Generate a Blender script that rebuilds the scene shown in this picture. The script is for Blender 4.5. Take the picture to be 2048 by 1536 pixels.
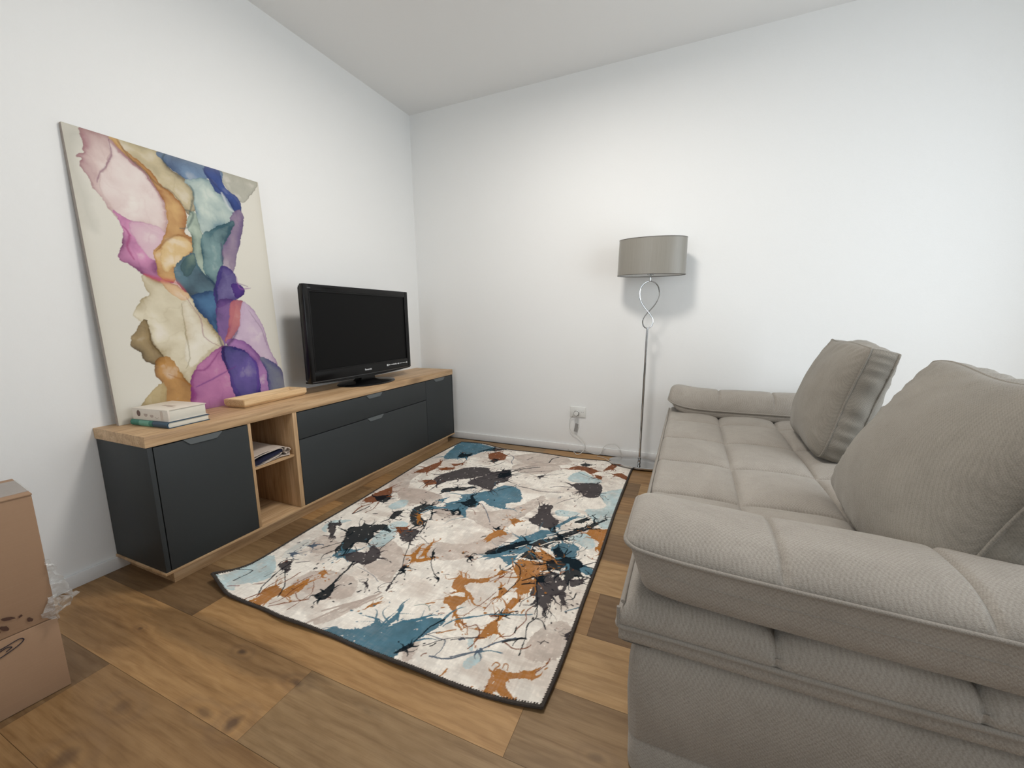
import bpy, bmesh, math, random
import numpy as np
from mathutils import Vector, Matrix, noise as mnoise

# ---------------------------------------------------------------- scene, camera, light
for o in list(bpy.data.objects): bpy.data.objects.remove(o)
scene = bpy.context.scene
scene.view_settings.view_transform = 'Standard'
scene.view_settings.look = 'None'
scene.view_settings.gamma = 1.0
scene.view_settings.use_curve_mapping = False
scene.view_settings.exposure = 0.0

CAM = (2.127, -2.909, 0.998); YAW, PITCH, ROLL, FPX = 0.4121, -0.1584, -0.01382, 813.3
def make_camera():
    cy, sy, cp, sp = math.cos(YAW), math.sin(YAW), math.cos(PITCH), math.sin(PITCH)
    f = Vector((-sy*cp, cy*cp, sp)); r = Vector((cy, sy, 0)); u = r.cross(f)
    cr, sr = math.cos(ROLL), math.sin(ROLL)
    r2 = cr*r + sr*u; u2 = -sr*r + cr*u
    m = Matrix((r2, u2, -f)).transposed().to_4x4(); m.translation = Vector(CAM)
    cd = bpy.data.cameras.new('camera'); co = bpy.data.objects.new('camera', cd)
    scene.collection.objects.link(co); co.matrix_world = m
    cd.sensor_fit = 'HORIZONTAL'; cd.sensor_width = 36.0; cd.lens = FPX/2048*36.0
    cd.clip_start = 0.02; cd.clip_end = 60
    scene.camera = co
make_camera()

w = bpy.data.worlds.new('world'); scene.world = w; w.use_nodes = True
bgn = w.node_tree.nodes['Background']; bgn.inputs[0].default_value = (0.80, 0.90, 1.0, 1); bgn.inputs[1].default_value = 1.2

def area(name, loc, target, sx, sy, power, col, shape='RECTANGLE'):
    l = bpy.data.lights.new(name, 'AREA'); l.shape = shape; l.size = sx; l.size_y = sy
    l.energy = power; l.color = col
    o = bpy.data.objects.new(name, l); scene.collection.objects.link(o)
    o.location = loc
    o.rotation_euler = (Vector(target)-Vector(loc)).to_track_quat('-Z', 'Y').to_euler()
    return o
# the ceiling lamp (opal disc) and the two windows of the room
area('ceiling_lamp_light', (1.58, -1.42, 2.52), (1.58, -1.42, 0), 0.40, 0.40, 27, (1.0, 0.945, 0.885), 'DISK')
area('daylight_side_window', (4.02, -1.60, 1.15), (0, -1.60, 1.15), 1.9, 2.0, 33, (0.86, 0.94, 1.0))
area('daylight_rear_window', (1.0, -5.08, 1.45), (.6, 0, 1.0), 1.5, 1.6, 13, (0.90, 0.96, 1.0))

# ---------------------------------------------------------------- helpers
C = scene.collection
def smooth(me, ang=None):
    for p in me.polygons: p.use_smooth = True
    if ang is not None:
        try: me.set_sharp_from_angle(angle=math.radians(ang))
        except Exception: pass
def link(name, me, mat=None, parent=None, sm=None):
    o = bpy.data.objects.new(name, me); C.objects.link(o)
    if mat is not None:
        for m in (mat if isinstance(mat, (list, tuple)) else [mat]): me.materials.append(m)
    if parent is not None: o.parent = parent
    if sm is not None: smooth(me, sm)
    return o
def obj(name, bm, mat=None, parent=None, sm=35):
    me = bpy.data.meshes.new(name); bm.normal_update(); bm.to_mesh(me); bm.free()
    return link(name, me, mat, parent, sm)
def empty(name, loc=(0,0,0), rot=(0,0,0)):
    o = bpy.data.objects.new(name, None); C.objects.link(o); o.location = loc; o.rotation_euler = rot
    o.empty_display_size = 0.05
    return o
def tag(o, label=None, cat=None, group=None, kind=None):
    if label: o['label'] = label
    if cat: o['category'] = cat
    if group: o['group'] = group
    if kind: o['kind'] = kind
    return o
def box(bm, x0, x1, y0, y1, z0, z1, bev=0.0, seg=2):
    r = bmesh.ops.create_cube(bm, size=1.0)
    for v in r['verts']:
        v.co = Vector((x0+(v.co.x+.5)*(x1-x0), y0+(v.co.y+.5)*(y1-y0), z0+(v.co.z+.5)*(z1-z0)))
    if bev > 0:
        es = list({e for v in r['verts'] for e in v.link_edges})
        bmesh.ops.bevel(bm, geom=es, offset=bev, segments=seg, profile=0.5, affect='EDGES')
def bx(name, dims, mat, parent=None, bev=0.0, seg=2, sm=35):
    bm = bmesh.new(); box(bm, *dims, bev=bev, seg=seg); return obj(name, bm, mat, parent, sm)
def prism(bm, pts, a, b, axis='x'):
    """extrude a 2D outline between a and b along an axis; pts in the other two axes in order"""
    def P(p, t):
        return {'x': (t, p[0], p[1]), 'y': (p[0], t, p[1]), 'z': (p[0], p[1], t)}[axis]
    A = [bm.verts.new(P(p, a)) for p in pts]; B = [bm.verts.new(P(p, b)) for p in pts]
    n = len(pts)
    bm.faces.new(A); bm.faces.new(B[::-1])
    for i in range(n): bm.faces.new((A[i], B[i], B[(i+1) % n], A[(i+1) % n]))
    bmesh.ops.recalc_face_normals(bm, faces=bm.faces)
def catmull(P, n=8, closed=False):
    P = [Vector(p) for p in P]; out = []; N = len(P)
    rng = range(N if closed else N-1)
    for i in rng:
        if closed: p0, p1, p2, p3 = P[i-1], P[i], P[(i+1) % N], P[(i+2) % N]
        else: p0, p1, p2, p3 = P[max(i-1, 0)], P[i], P[i+1], P[min(i+2, N-1)]
        for k in range(n):
            t = k/n
            out.append(0.5*((2*p1)+(p2-p0)*t+(2*p0-5*p1+4*p2-p3)*t*t+(3*p1-p0-3*p2+p3)*t**3))
    if not closed: out.append(P[-1].copy())
    return out
def tube(bm, P, r, seg=10, closed=False, squash=None):
    P = [Vector(p) for p in P]; N = len(P); rings = []
    up = Vector((0, 0, 1)); prev = None
    for i, p in enumerate(P):
        if closed: t = (P[(i+1) % N]-P[i-1])
        else: t = P[min(i+1, N-1)]-P[max(i-1, 0)]
        if t.length < 1e-9: t = Vector((0, 0, 1))
        t.normalize()
        if prev is None:
            a = up if abs(t.dot(up)) < 0.9 else Vector((1, 0, 0))
            nrm = (a - t*a.dot(t)).normalized()
        else:
            nrm = (prev - t*prev.dot(t)).normalized()
        prev = nrm; b = t.cross(nrm)
        rr = r[i] if isinstance(r, (list, tuple)) else r
        ring = []
        for k in range(seg):
            a = 2*math.pi*k/seg
            ring.append(bm.verts.new(p + nrm*math.cos(a)*rr + b*math.sin(a)*rr*(squash or 1)))
        rings.append(ring)
    for i in range(N if closed else N-1):
        A, B = rings[i], rings[(i+1) % N]
        for k in range(seg): bm.faces.new((A[k], A[(k+1) % seg], B[(k+1) % seg], B[k]))
    if not closed:
        bm.faces.new(rings[0][::-1]); bm.faces.new(rings[-1])
def lathe(bm, prof, cx=0, cy=0, seg=48, sx=1.0, sy=1.0, cap=True):
    rings = []
    for (r, z) in prof:
        rings.append([bm.verts.new((cx+math.cos(2*math.pi*k/seg)*r*sx, cy+math.sin(2*math.pi*k/seg)*r*sy, z)) for k in range(seg)])
    for i in range(len(rings)-1):
        A, B = rings[i], rings[i+1]
        for k in range(seg): bm.faces.new((A[k], A[(k+1) % seg], B[(k+1) % seg], B[k]))
    if cap:
        bm.faces.new(rings[0][::-1]); bm.faces.new(rings[-1])

# ---------------------------------------------------------------- materials
def srgb(c):
    return tuple(((v/255)/12.92 if v/255 <= .04045 else ((v/255+.055)/1.055)**2.4) for v in c)
class NT:
    def __init__(s, name):
        s.m = bpy.data.materials.new(name); s.m.use_nodes = True; s.t = s.m.node_tree
        s.b = s.t.nodes['Principled BSDF']; s.out = s.t.nodes['Material Output']
    def n(s, typ, **kw):
        nd = s.t.nodes.new(typ)
        for k, v in kw.items():
            if k.startswith('i_'):
                key = k[2:]; key = int(key) if key.isdigit() else key.replace('_', ' ')
                nd.inputs[key].default_value = v
            else: setattr(nd, k, v)
        return nd
    def l(s, a, b): s.t.links.new(a, b)
    def coord(s, scale=(1, 1, 1), kind='Object', rot=(0, 0, 0)):
        tc = s.n('ShaderNodeTexCoord'); mp = s.n('ShaderNodeMapping')
        mp.inputs['Scale'].default_value = scale; mp.inputs['Rotation'].default_value = rot
        s.l(tc.outputs[kind], mp.inputs['Vector']); return mp.outputs['Vector']
    def noise(s, vec, scale=5, detail=4, rough=.5, dist=0.0):
        nd = s.n('ShaderNodeTexNoise'); nd.inputs['Scale'].default_value = scale; nd.inputs['Detail'].default_value = detail
        nd.inputs['Roughness'].default_value = rough; nd.inputs['Distortion'].default_value = dist
        s.l(vec, nd.inputs['Vector']); return nd.outputs['Fac']
    def ramp(s, fac, stops):
        r = s.n('ShaderNodeValToRGB'); e = r.color_ramp.elements
        e[0].position = stops[0][0]; e[0].color = (*stops[0][1], 1)
        e[1].position = stops[-1][0]; e[1].color = (*stops[-1][1], 1)
        for p, c in stops[1:-1]:
            q = e.new(p); q.color = (*c, 1)
        s.l(fac, r.inputs['Fac']); return r.outputs['Color']
    def math(s, op, a, b=None, clamp=False):
        m = s.n('ShaderNodeMath'); m.operation = op; m.use_clamp = clamp
        for i, v in enumerate((a, b)):
            if v is None: continue
            if isinstance(v, (int, float)): m.inputs[i].default_value = v
            else: s.l(v, m.inputs[i])
        return m.outputs[0]
    def mix(s, a, b, fac, mode='MIX'):
        m = s.n('ShaderNodeMix'); m.data_type = 'RGBA'; m.blend_type = mode
        for i, v in ((6, a), (7, b), (0, fac)):
            if isinstance(v, (int, float)): m.inputs[i].default_value = v
            elif isinstance(v, tuple): m.inputs[i].default_value = (*v, 1) if len(v) == 3 else v
            else: s.l(v, m.inputs[i])
        return m.outputs[2]
    def base(s, v):
        if isinstance(v, tuple): s.b.inputs['Base Color'].default_value = (*v, 1)
        else: s.l(v, s.b.inputs['Base Color'])
    def bump(s, h, strength=.2, dist=.002):
        b = s.n('ShaderNodeBump'); b.inputs['Strength'].default_value = strength; b.inputs['Distance'].default_value = dist
        s.l(h, b.inputs['Height']); s.l(b.outputs['Normal'], s.b.inputs['Normal'])
    def set(s, **kw):
        for k, v in kw.items(): s.b.inputs[k.replace('_', ' ')].default_value = v
        return s
def plain(name, col, rough=.5, metal=0.0, **kw):
    t = NT(name); t.base(col); t.set(Roughness=rough, Metallic=metal, **kw)
    v = t.coord(); n = t.noise(v, 60, 3); t.base(t.mix(col, tuple(c*.93 for c in col), n))
    return t.m

def wall_mat(name, col, bump=.25):
    t = NT(name); v = t.coord()
    n = t.noise(v, 1.2, 3); t.base(t.mix(col, tuple(c*.975 for c in col), n))
    h = t.math('ADD', t.noise(v, 260, 3, .6), t.noise(v, 60, 2))
    t.bump(h, bump, .0012); t.set(Roughness=.75)
    t.b.inputs['Specular IOR Level'].default_value = .3
    return t.m
M_wall = wall_mat('wall_paint', (0.84, 0.84, 0.825)); M_ceil = wall_mat('ceiling_paint', (0.82, 0.815, 0.80), .15)
M_trim = plain('white_trim', (0.80, 0.80, 0.79), .35)

def oak(name, axis, c0, c1, c2, rough=.5, scale=1.0, knots=True):
    t = NT(name); s = [22*scale]*3; s[axis] = 1.6*scale
    v = t.coord(tuple(s)); a = t.noise(v, 1.0, 6, .62, 1.2)
    s2 = [150*scale]*3; s2[axis] = 5*scale
    b = t.noise(t.coord(tuple(s2)), 1.0, 3, .6)
    col = t.ramp(a, [(.28, c0), (.5, c1), (.72, c2)])
    col = t.mix(col, tuple(x*.72 for x in c0), t.math('MULTIPLY', t.math('SUBTRACT', b, .47, True), 2.2, True))
    if knots:
        s3 = [5.0*scale]*3; s3[axis] = 1.9*scale
        vo = t.n('ShaderNodeTexVoronoi'); t.l(t.coord(tuple(s3)), vo.inputs['Vector']); vo.inputs['Scale'].default_value = 1
        k = t.math('MULTIPLY', t.math('SUBTRACT', .20, vo.outputs['Distance'], True), 4.0, True)
        col = t.mix(col, tuple(x*.55 for x in c0), k)
    t.base(col); t.bump(b, .12, .001); t.set(Roughness=rough)
    return t.m
OA, OB, OC = (.33, .195, .095), (.53, .345, .185), (.66, .46, .275)
M_oak_y = oak('oak_decor_along', 1, OA, OB, OC); M_oak_z = oak('oak_decor_upright', 2, OA, OB, OC); M_oak_x = oak('oak_decor_across', 0, OA, OB, OC)
M_tray = oak('ash_wood', 1, (.56, .36, .18), (.74, .52, .29), (.82, .62, .39), .55, 1.6, False)

def anthracite():
    t = NT('anthracite_laminate'); v = t.coord()
    n = t.noise(v, 420, 2); c = (.028, .032, .034)
    t.base(t.mix(c, (.036, .041, .043), n)); t.bump(n, .2, .0006); t.set(Roughness=.55); t.b.inputs['Specular IOR Level'].default_value = .3
    return t.m
M_anth = anthracite(); M_dark_gap = plain('black_reveal', (.01, .01, .011), .8)
M_handle = plain('grey_metal_pull', (.11, .125, .13), .42, .0)

def fabric(name, c0, c1, scale=1.0, bumpy=.55):
    t = NT(name); v = t.coord()
    def cells(sc, rot):
        vo = t.n('ShaderNodeTexVoronoi'); vo.inputs['Scale'].default_value = 1.0
        t.l(t.coord(sc, rot=rot), vo.inputs['Vector']); return vo.outputs['Distance']
    wv = t.n('ShaderNodeTexWave'); wv.bands_direction = 'DIAGONAL'; wv.inputs['Scale'].default_value = 84*scale
    wv.inputs['Distortion'].default_value = .9; wv.inputs['Detail'].default_value = 1.0; wv.inputs['Detail Scale'].default_value = 14.0
    vm = t.coord((1, -1, 1)); t.l(vm, wv.inputs['Vector'])
    w2 = t.n('ShaderNodeTexWave'); w2.bands_direction = 'DIAGONAL'; w2.inputs['Scale'].default_value = 60*scale
    w2.inputs['Distortion'].default_value = 1.5; w2.inputs['Detail'].default_value = 1.0; w2.inputs['Detail Scale'].default_value = 20.0
    t.l(t.coord((1, 1.3, -1)), w2.inputs['Vector'])
    weave = t.math('ADD', t.math('MULTIPLY', t.math('ADD', wv.outputs['Fac'], w2.outputs['Fac']), .24), t.math('MULTIPLY', cells((420*scale, 420*scale, 420*scale), (0, 0, 0)), .75))
    big = t.noise(v, 3.2, 4, .6, .8); mid = t.noise(v, 28, 3)
    col = t.mix(c1, c0, t.math('ADD', t.math('MULTIPLY', weave, .75), t.math('MULTIPLY', t.math('SUBTRACT', big, .45), 1.1), True))
    col = t.mix(col, tuple(x*.86 for x in c0), t.math('MULTIPLY', t.math('SUBTRACT', mid, .48, True), .7, True))
    t.base(col)
    t.bump(t.math('SUBTRACT', 1.0, weave), bumpy, .0014)
    t.set(Roughness=.9); t.b.inputs['Specular IOR Level'].default_value = .08
    t.b.inputs['Sheen Weight'].default_value = .25; t.b.inputs['Sheen Roughness'].default_value = .45
    t.b.inputs['Sheen Tint'].default_value = (.9, .88, .85, 1)
    return t.m
M_fab = fabric('greige_chenille', (.255, .228, .196), (.43, .395, .35)); M_fab_shaded = fabric('greige_cushion_shaded', (.195, .177, .150), (.325, .298, .256), 1.1, .45)  # cushion colour darkened to stand in for shade on their turned faces
M_pipe = fabric('greige_piping', (.25, .222, .19), (.37, .34, .30), 1.6)

M_chrome = plain('chrome', (.56, .57, .58), .07, 1.0)
def shade_mat():
    t = NT('taupe_satin_shade'); v = t.coord((300, 300, 6)); n = t.noise(v, 1, 2)
    t.base(t.mix((.225, .21, .18), (.28, .265, .23), n)); t.set(Roughness=.36); t.b.inputs['Specular IOR Level'].default_value = .55
    t.b.inputs['Sheen Weight'].default_value = .3
    return t.m
M_shade = shade_mat(); M_shade_in = plain('white_shade_lining', (.78, .78, .76), .6)
M_blackgloss = plain('piano_black', (.004, .004, .0045), .16); M_blackgloss.node_tree.nodes['Principled BSDF'].inputs['Specular IOR Level'].default_value = .28; M_screen = plain('matte_screen', (.0030, .0031, .0033), .4); M_screen.node_tree.nodes['Principled BSDF'].inputs['Specular IOR Level'].default_value = .15; M_blackmat = plain('black_plastic', (.007, .007, .0075), .4); M_blackmat.node_tree.nodes['Principled BSDF'].inputs['Specular IOR Level'].default_value = .3
M_bezelline = plain('grey_bezel_lip', (.06, .062, .065), .3)
M_print = plain('light_print', (.62, .63, .64), .5); M_print_dim = plain('grey_print', (.16, .165, .17), .5)
M_plastic = plain('white_plastic', (.78, .78, .75), .3); M_cord = plain('clear_white_cord', (.62, .62, .59), .3); M_tagm = plain('grey_cord_tag', (.27, .26, .25), .5)
M_card = None

# ---------------------------------------------------------------- pattern data (mm on the printed surfaces)
RUG_PATCHES=[
((176,161,151),[(440,480),(467,550),(592,486),(651,440),(647,374),(670,295),(577,315),(471,367),(529,407)]),
((176,161,151),[(612,569),(693,622),(795,644),(889,742),(958,812),(962,751),(918,619),(838,534),(726,488),(619,497)]),
((176,161,151),[(521,928),(667,932),(774,976),(872,1069),(957,1251),(985,1171),(940,965),(903,833),(795,812),(692,865),(578,819),(470,880)]),
((176,161,151),[(167,967),(200,1046),(329,1064),(450,1017),(462,933),(373,897),(259,910)]),
((176,161,151),[(527,1804),(690,1919),(870,1937),(966,1827),(858,1716),(712,1682)]),
((176,161,151),[(569,42),(610,116),(655,195),(668,226),(677,204),(647,119),(624,65),(599,33)]),
((176,161,151),[(888,143),(916,165),(963,77),(974,30),(940,32)]),
((176,161,151),[(1263,249),(1317,352),(1371,343),(1374,213),(1331,178),(1278,173)]),
((176,161,151),[(325,152),(333,245),(444,275),(551,260),(587,179),(507,134),(408,132)]),
((176,161,151),[(87,968),(-34,1215),(-28,1346),(91,1306),(116,1157),(184,1006)]),
((176,161,151),[(149,381),(143,459),(280,434),(299,366),(227,337)]),
((176,161,151),[(613,1643),(781,1755),(920,1718),(848,1563),(675,1536)]),
((176,161,151),[(135,1031),(221,1065),(341,1059),(415,1020),(368,952),(339,864),(223,911)]),
((160,188,194),[(-1,28),(45,70),(43,130),(39,217),(75,255),(125,234),(174,192),(207,148),(198,106),(141,67),(163,39),(122,22),(78,19)]),
((160,188,194),[(227,818),(239,901),(287,912),(310,852),(284,797)]),
((160,188,194),[(373,563),(364,655),(379,699),(436,709),(460,669),(432,634),(469,580),(467,525),(464,483),(411,461),(393,495)]),
((160,188,194),[(1017,1576),(1063,1693),(1177,1621),(1228,1568),(1199,1521),(1123,1508),(1041,1512)]),
((160,188,194),[(1259,1413),(1385,1495),(1410,1169),(1393,1047),(1338,1013),(1254,1106),(1223,1169),(1277,1204),(1312,1259),(1264,1354)]),
((160,188,194),[(1093,1117),(1206,1124),(1164,1070),(1100,1057)]),
((160,188,194),[(1210,863),(1247,911),(1289,939),(1339,863),(1318,814),(1271,835)]),
((160,188,194),[(1115,88),(1132,123),(1137,158),(1158,133),(1159,102),(1140,73)]),
((160,188,194),[(1086,167),(1099,182),(1119,131)]),
((160,188,194),[(88,501),(70,568),(100,606),(165,619),(102,531),(137,485)]),
((196,200,196),[(125,261),(96,318),(97,402),(144,399),(153,331),(161,267)]),
((66,108,126),[(500,961),(550,1038),(526,1089),(593,1147),(637,1197),(676,1262),(699,1305),(771,1300),(846,1217),(866,1136),(811,1085),(827,1023),(779,1018),(736,1027),(662,1068),(654,1022),(635,960),(679,862),(635,882),(541,908),(466,878),(457,902),(516,925)]),
((66,108,126),[(67,1610),(14,1847),(14,1963),(320,1936),(293,1842),(221,1657),(181,1617),(122,1581)]),
((66,108,126),[(650,17),(657,41),(730,72),(761,107),(751,130),(795,121),(801,141),(804,195),(824,160),(820,118),(847,161),(895,188),(971,217),(962,155),(934,94),(922,65),(909,12),(800,7)]),
((66,108,126),[(922,595),(971,692),(1012,782),(1067,883),(1118,904),(1148,882),(1111,823),(1072,775),(1089,701),(1016,643),(960,597)]),
((66,108,126),[(995,616),(1051,648),(1054,604),(1046,574)]),
((66,108,126),[(1168,753),(1201,817),(1252,827),(1276,797),(1289,727),(1315,702),(1374,675),(1377,631),(1335,642),(1266,664),(1221,699)]),
((66,108,126),[(320,356),(323,405),(388,422),(378,365),(352,345)]),
((66,108,126),[(1134,964),(1170,1048),(1204,1086),(1188,1044),(1145,946)]),
((66,108,126),[(435,979),(467,1025),(467,977)]),
((160,104,44),[(1066,600),(1075,630),(1132,644),(1183,643),(1204,613),(1185,581),(1176,553),(1164,532),(1181,524),(1189,490),(1180,465),(1158,427),(1135,439),(1132,467),(1116,460),(1107,517),(1085,556)]),
((160,104,44),[(1111,700),(1147,720),(1182,710),(1217,679),(1207,649),(1179,655),(1144,667)]),
((160,104,44),[(898,377),(891,428),(896,446),(933,437),(1008,468),(1014,448),(950,406),(967,377),(1006,351),(1010,339),(982,341),(958,359),(934,356),(907,367)]),
((160,104,44),[(916,298),(924,322),(978,337),(991,323),(977,291),(987,258),(1023,237),(1018,223),(977,259),(936,287)]),
((160,104,44),[(1138,399),(1164,403),(1164,370),(1157,324),(1144,295),(1146,255),(1177,225),(1152,225),(1133,196),(1113,188),(1110,224),(1114,259),(1135,297),(1136,352)]),
((160,104,44),[(1219,27),(1212,93),(1233,109),(1252,107),(1318,141),(1327,122),(1300,101),(1256,86),(1274,56),(1306,34),(1272,37),(1247,45),(1240,24)]),
((160,104,44),[(1281,941),(1300,990),(1385,1007),(1384,955),(1368,895),(1383,871),(1372,826),(1351,828),(1351,878),(1323,909)]),
((160,104,44),[(862,711),(875,794),(902,817),(940,792),(914,764),(885,714)]),
((160,104,44),[(684,163),(689,184),(706,192),(703,174)]),
((160,104,44),[(262,5),(275,44),(257,93),(279,124),(335,110),(344,143),(358,194),(380,181),(393,134),(373,91),(335,82),(337,36),(307,4)]),
((160,104,44),[(365,237),(368,264),(389,256),(392,236)]),
((160,104,44),[(672,499),(659,542),(655,602),(673,567),(686,505)]),
((160,104,44),[(630,482),(629,550),(646,527),(655,473),(651,462)]),
((160,104,44),[(655,464),(701,483),(735,511),(731,491),(698,455),(675,454)]),
((160,104,44),[(902,927),(919,947),(950,934),(931,889)]),
((160,104,44),[(1071,441),(1107,427),(1091,379)]),
((160,104,44),[(1028,500),(1034,531),(1056,528),(1045,507)]),
((118,66,34),[(65,1378),(105,1518),(147,1411),(131,1312),(58,1283)]),
((118,66,34),[(44,923),(71,1024),(123,972),(147,913),(133,842),(82,806),(43,839)]),
((118,66,34),[(350,1783),(396,1854),(479,1808),(503,1718),(448,1672),(399,1702)]),
((118,66,34),[(981,1702),(1026,1784),(1116,1776),(1167,1734),(1139,1673),(1072,1717)]),
((118,66,34),[(1268,1714),(1316,1752),(1370,1697),(1362,1657),(1305,1690)]),
((118,66,34),[(1168,1665),(1211,1653),(1215,1599),(1184,1623)]),
((118,66,34),[(1203,1768),(1234,1910),(1268,1879),(1251,1808)]),
((118,66,34),[(417,652),(460,669),(484,655),(462,623),(442,626)]),
((118,66,34),[(192,1187),(254,1212),(299,1171),(249,1132)]),
((118,66,34),[(171,1384),(203,1440),(223,1394)]),
((118,66,34),[(197,1504),(255,1538),(255,1597),(272,1523),(240,1476)]),
((118,66,34),[(167,1395),(252,1452),(262,1420),(207,1376)]),
((58,53,56),[(239,1221),(238,1308),(278,1374),(323,1465),(388,1512),(479,1526),(516,1468),(569,1488),(537,1426),(472,1342),(382,1269),(325,1210),(312,1160),(272,1207)]),
((58,53,56),[(464,1301),(511,1386),(547,1469),(610,1535),(666,1477),(684,1370),(649,1320),(645,1267),(648,1218),(600,1215),(529,1238),(475,1242)]),
((58,53,56),[(1061,1466),(1111,1503),(1209,1534),(1250,1490),(1256,1365),(1218,1320),(1172,1332),(1141,1382),(1081,1440)]),
((58,53,56),[(986,974),(1001,1042),(987,1114),(1013,1145),(1049,1146),(1074,1058),(1122,1005),(1133,952),(1105,919),(1051,919),(1011,937)]),
((58,53,56),[(83,548),(124,584),(150,562),(134,544),(205,467),(187,460)]),
((58,53,56),[(358,371),(395,414),(439,423),(424,476),(468,464),(492,444),(517,408),(503,362),(452,349),(406,344)]),
((58,53,56),[(455,631),(516,668),(545,656),(555,615),(560,574),(525,559),(489,588)]),
((58,53,56),[(1187,446),(1189,490),(1178,546),(1215,593),(1254,593),(1277,563),(1295,563),(1308,503),(1314,465),(1325,443),(1315,433),(1301,446),(1286,473),(1268,459),(1274,416),(1270,389),(1261,379),(1236,400),(1227,387),(1217,392),(1218,425)]),
((58,53,56),[(1306,575),(1345,599),(1354,580),(1335,550),(1315,542)]),
((58,53,56),[(163,214),(174,245),(193,253),(225,222),(233,200),(204,196)]),
((14,24,31),[(204,565),(243,594),(234,628),(283,622),(348,649),(420,606),(378,606),(352,578),(380,544),(379,510),(390,483),(348,477),(333,450),(338,431),(340,402),(297,384),(271,456),(222,525)]),
((14,24,31),[(387,796),(372,862),(390,899),(441,919),(498,841),(529,786),(514,766),(520,718),(504,693),(452,716)]),
((222,214,204),[(451,794),(439,831),(464,870),(507,817),(518,781),(503,762)]),
((160,104,44),[(442,777),(443,805),(481,753),(477,739)]),
((14,24,31),[(569,1001),(593,1043),(581,1103),(629,1057),(674,1028),(653,975),(617,975)]),
((14,24,31),[(569,898),(603,925),(635,896),(636,869),(602,869)]),
((222,214,204),[(597,894),(610,907),(624,884),(614,877)]),
((14,24,31),[(919,613),(931,656),(977,705),(1008,738),(1039,772),(1078,788),(1131,831),(1177,861),(1193,845),(1156,788),(1146,754),(1095,743),(1053,736),(1026,695),(971,643)]),
((14,24,31),[(1183,739),(1195,784),(1220,755),(1251,720),(1296,720),(1332,691),(1320,661),(1346,615),(1325,606),(1307,568),(1307,538),(1287,560),(1271,600),(1232,616),(1206,606),(1182,647),(1195,670),(1208,693)]),
((14,24,31),[(1091,917),(1127,931),(1158,886),(1210,863),(1173,859),(1132,898)]),
((14,24,31),[(1200,1022),(1240,1077),(1259,1072),(1235,1024)]),
((14,24,31),[(1167,878),(1223,959),(1262,1010),(1299,1050),(1337,1116),(1336,1090),(1290,986),(1239,919),(1185,853)]),
((14,24,31),[(1065,653),(1086,710),(1109,719),(1135,664),(1120,648),(1090,645)]),
((14,24,31),[(1172,543),(1192,575),(1213,529),(1190,513)]),
((14,24,31),[(1118,295),(1135,315),(1161,316),(1153,304),(1136,294)]),
((14,24,31),[(908,30),(916,63),(931,89),(943,82),(934,59)]),
((14,24,31),[(469,131),(466,164),(469,195),(467,224),(502,186),(518,144),(501,123)]),
((14,24,31),[(401,1071),(379,1127),(443,1169),(517,1207),(545,1210),(492,1147)]),
((14,24,31),[(589,1446),(583,1525),(630,1543),(663,1475),(646,1420),(612,1397)]),
((14,24,31),[(78,885),(143,937),(174,891),(173,843),(133,842)]),
((14,24,31),[(321,715),(301,776),(333,803),(350,753),(346,712)]),
((14,24,31),[(653,376),(646,407),(659,417),(669,400),(671,375)]),
((14,24,31),[(424,1651),(433,1703),(472,1694),(465,1637)]),
((14,24,31),[(1034,1809),(1054,1851),(1102,1836),(1077,1787)]),
((14,24,31),[(163,1647),(150,1732),(185,1719),(231,1751),(227,1647)]),
((14,24,31),[(262,1830),(326,1924),(420,1918),(354,1865)]),
((14,24,31),[(865,567),(871,576),(883,565),(881,552)]),
((14,24,31),[(863,819),(882,832),(894,823),(881,808)]),
((14,24,31),[(865,564),(869,576),(885,563),(880,552)]),
((14,24,31),[(696,538),(702,545),(718,527),(719,513)]),
((14,24,31),[(819,392),(824,399),(833,394),(830,385)]),
((58,53,56),[(578,262),(586,269),(610,252),(606,244)]),
((58,53,56),[(684,257),(684,287),(691,271),(693,256)]),
((58,53,56),[(833,1504),(862,1544),(871,1509),(853,1489)]),
((222,214,204),[(1251,633),(1264,646),(1269,615),(1261,608)]),
((222,214,204),[(1274,525),(1286,533),(1289,513),(1282,508)]),
((58,53,56),[(1363,303),(1370,313),(1378,298),(1374,284)]),
((78,92,108),[(1135,138),(1139,157),(1150,149),(1144,136)]),
((78,92,108),[(127,291),(142,305),(169,306),(155,288)]),
((78,92,108),[(161,369),(168,385),(189,386),(184,365)])]
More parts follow.
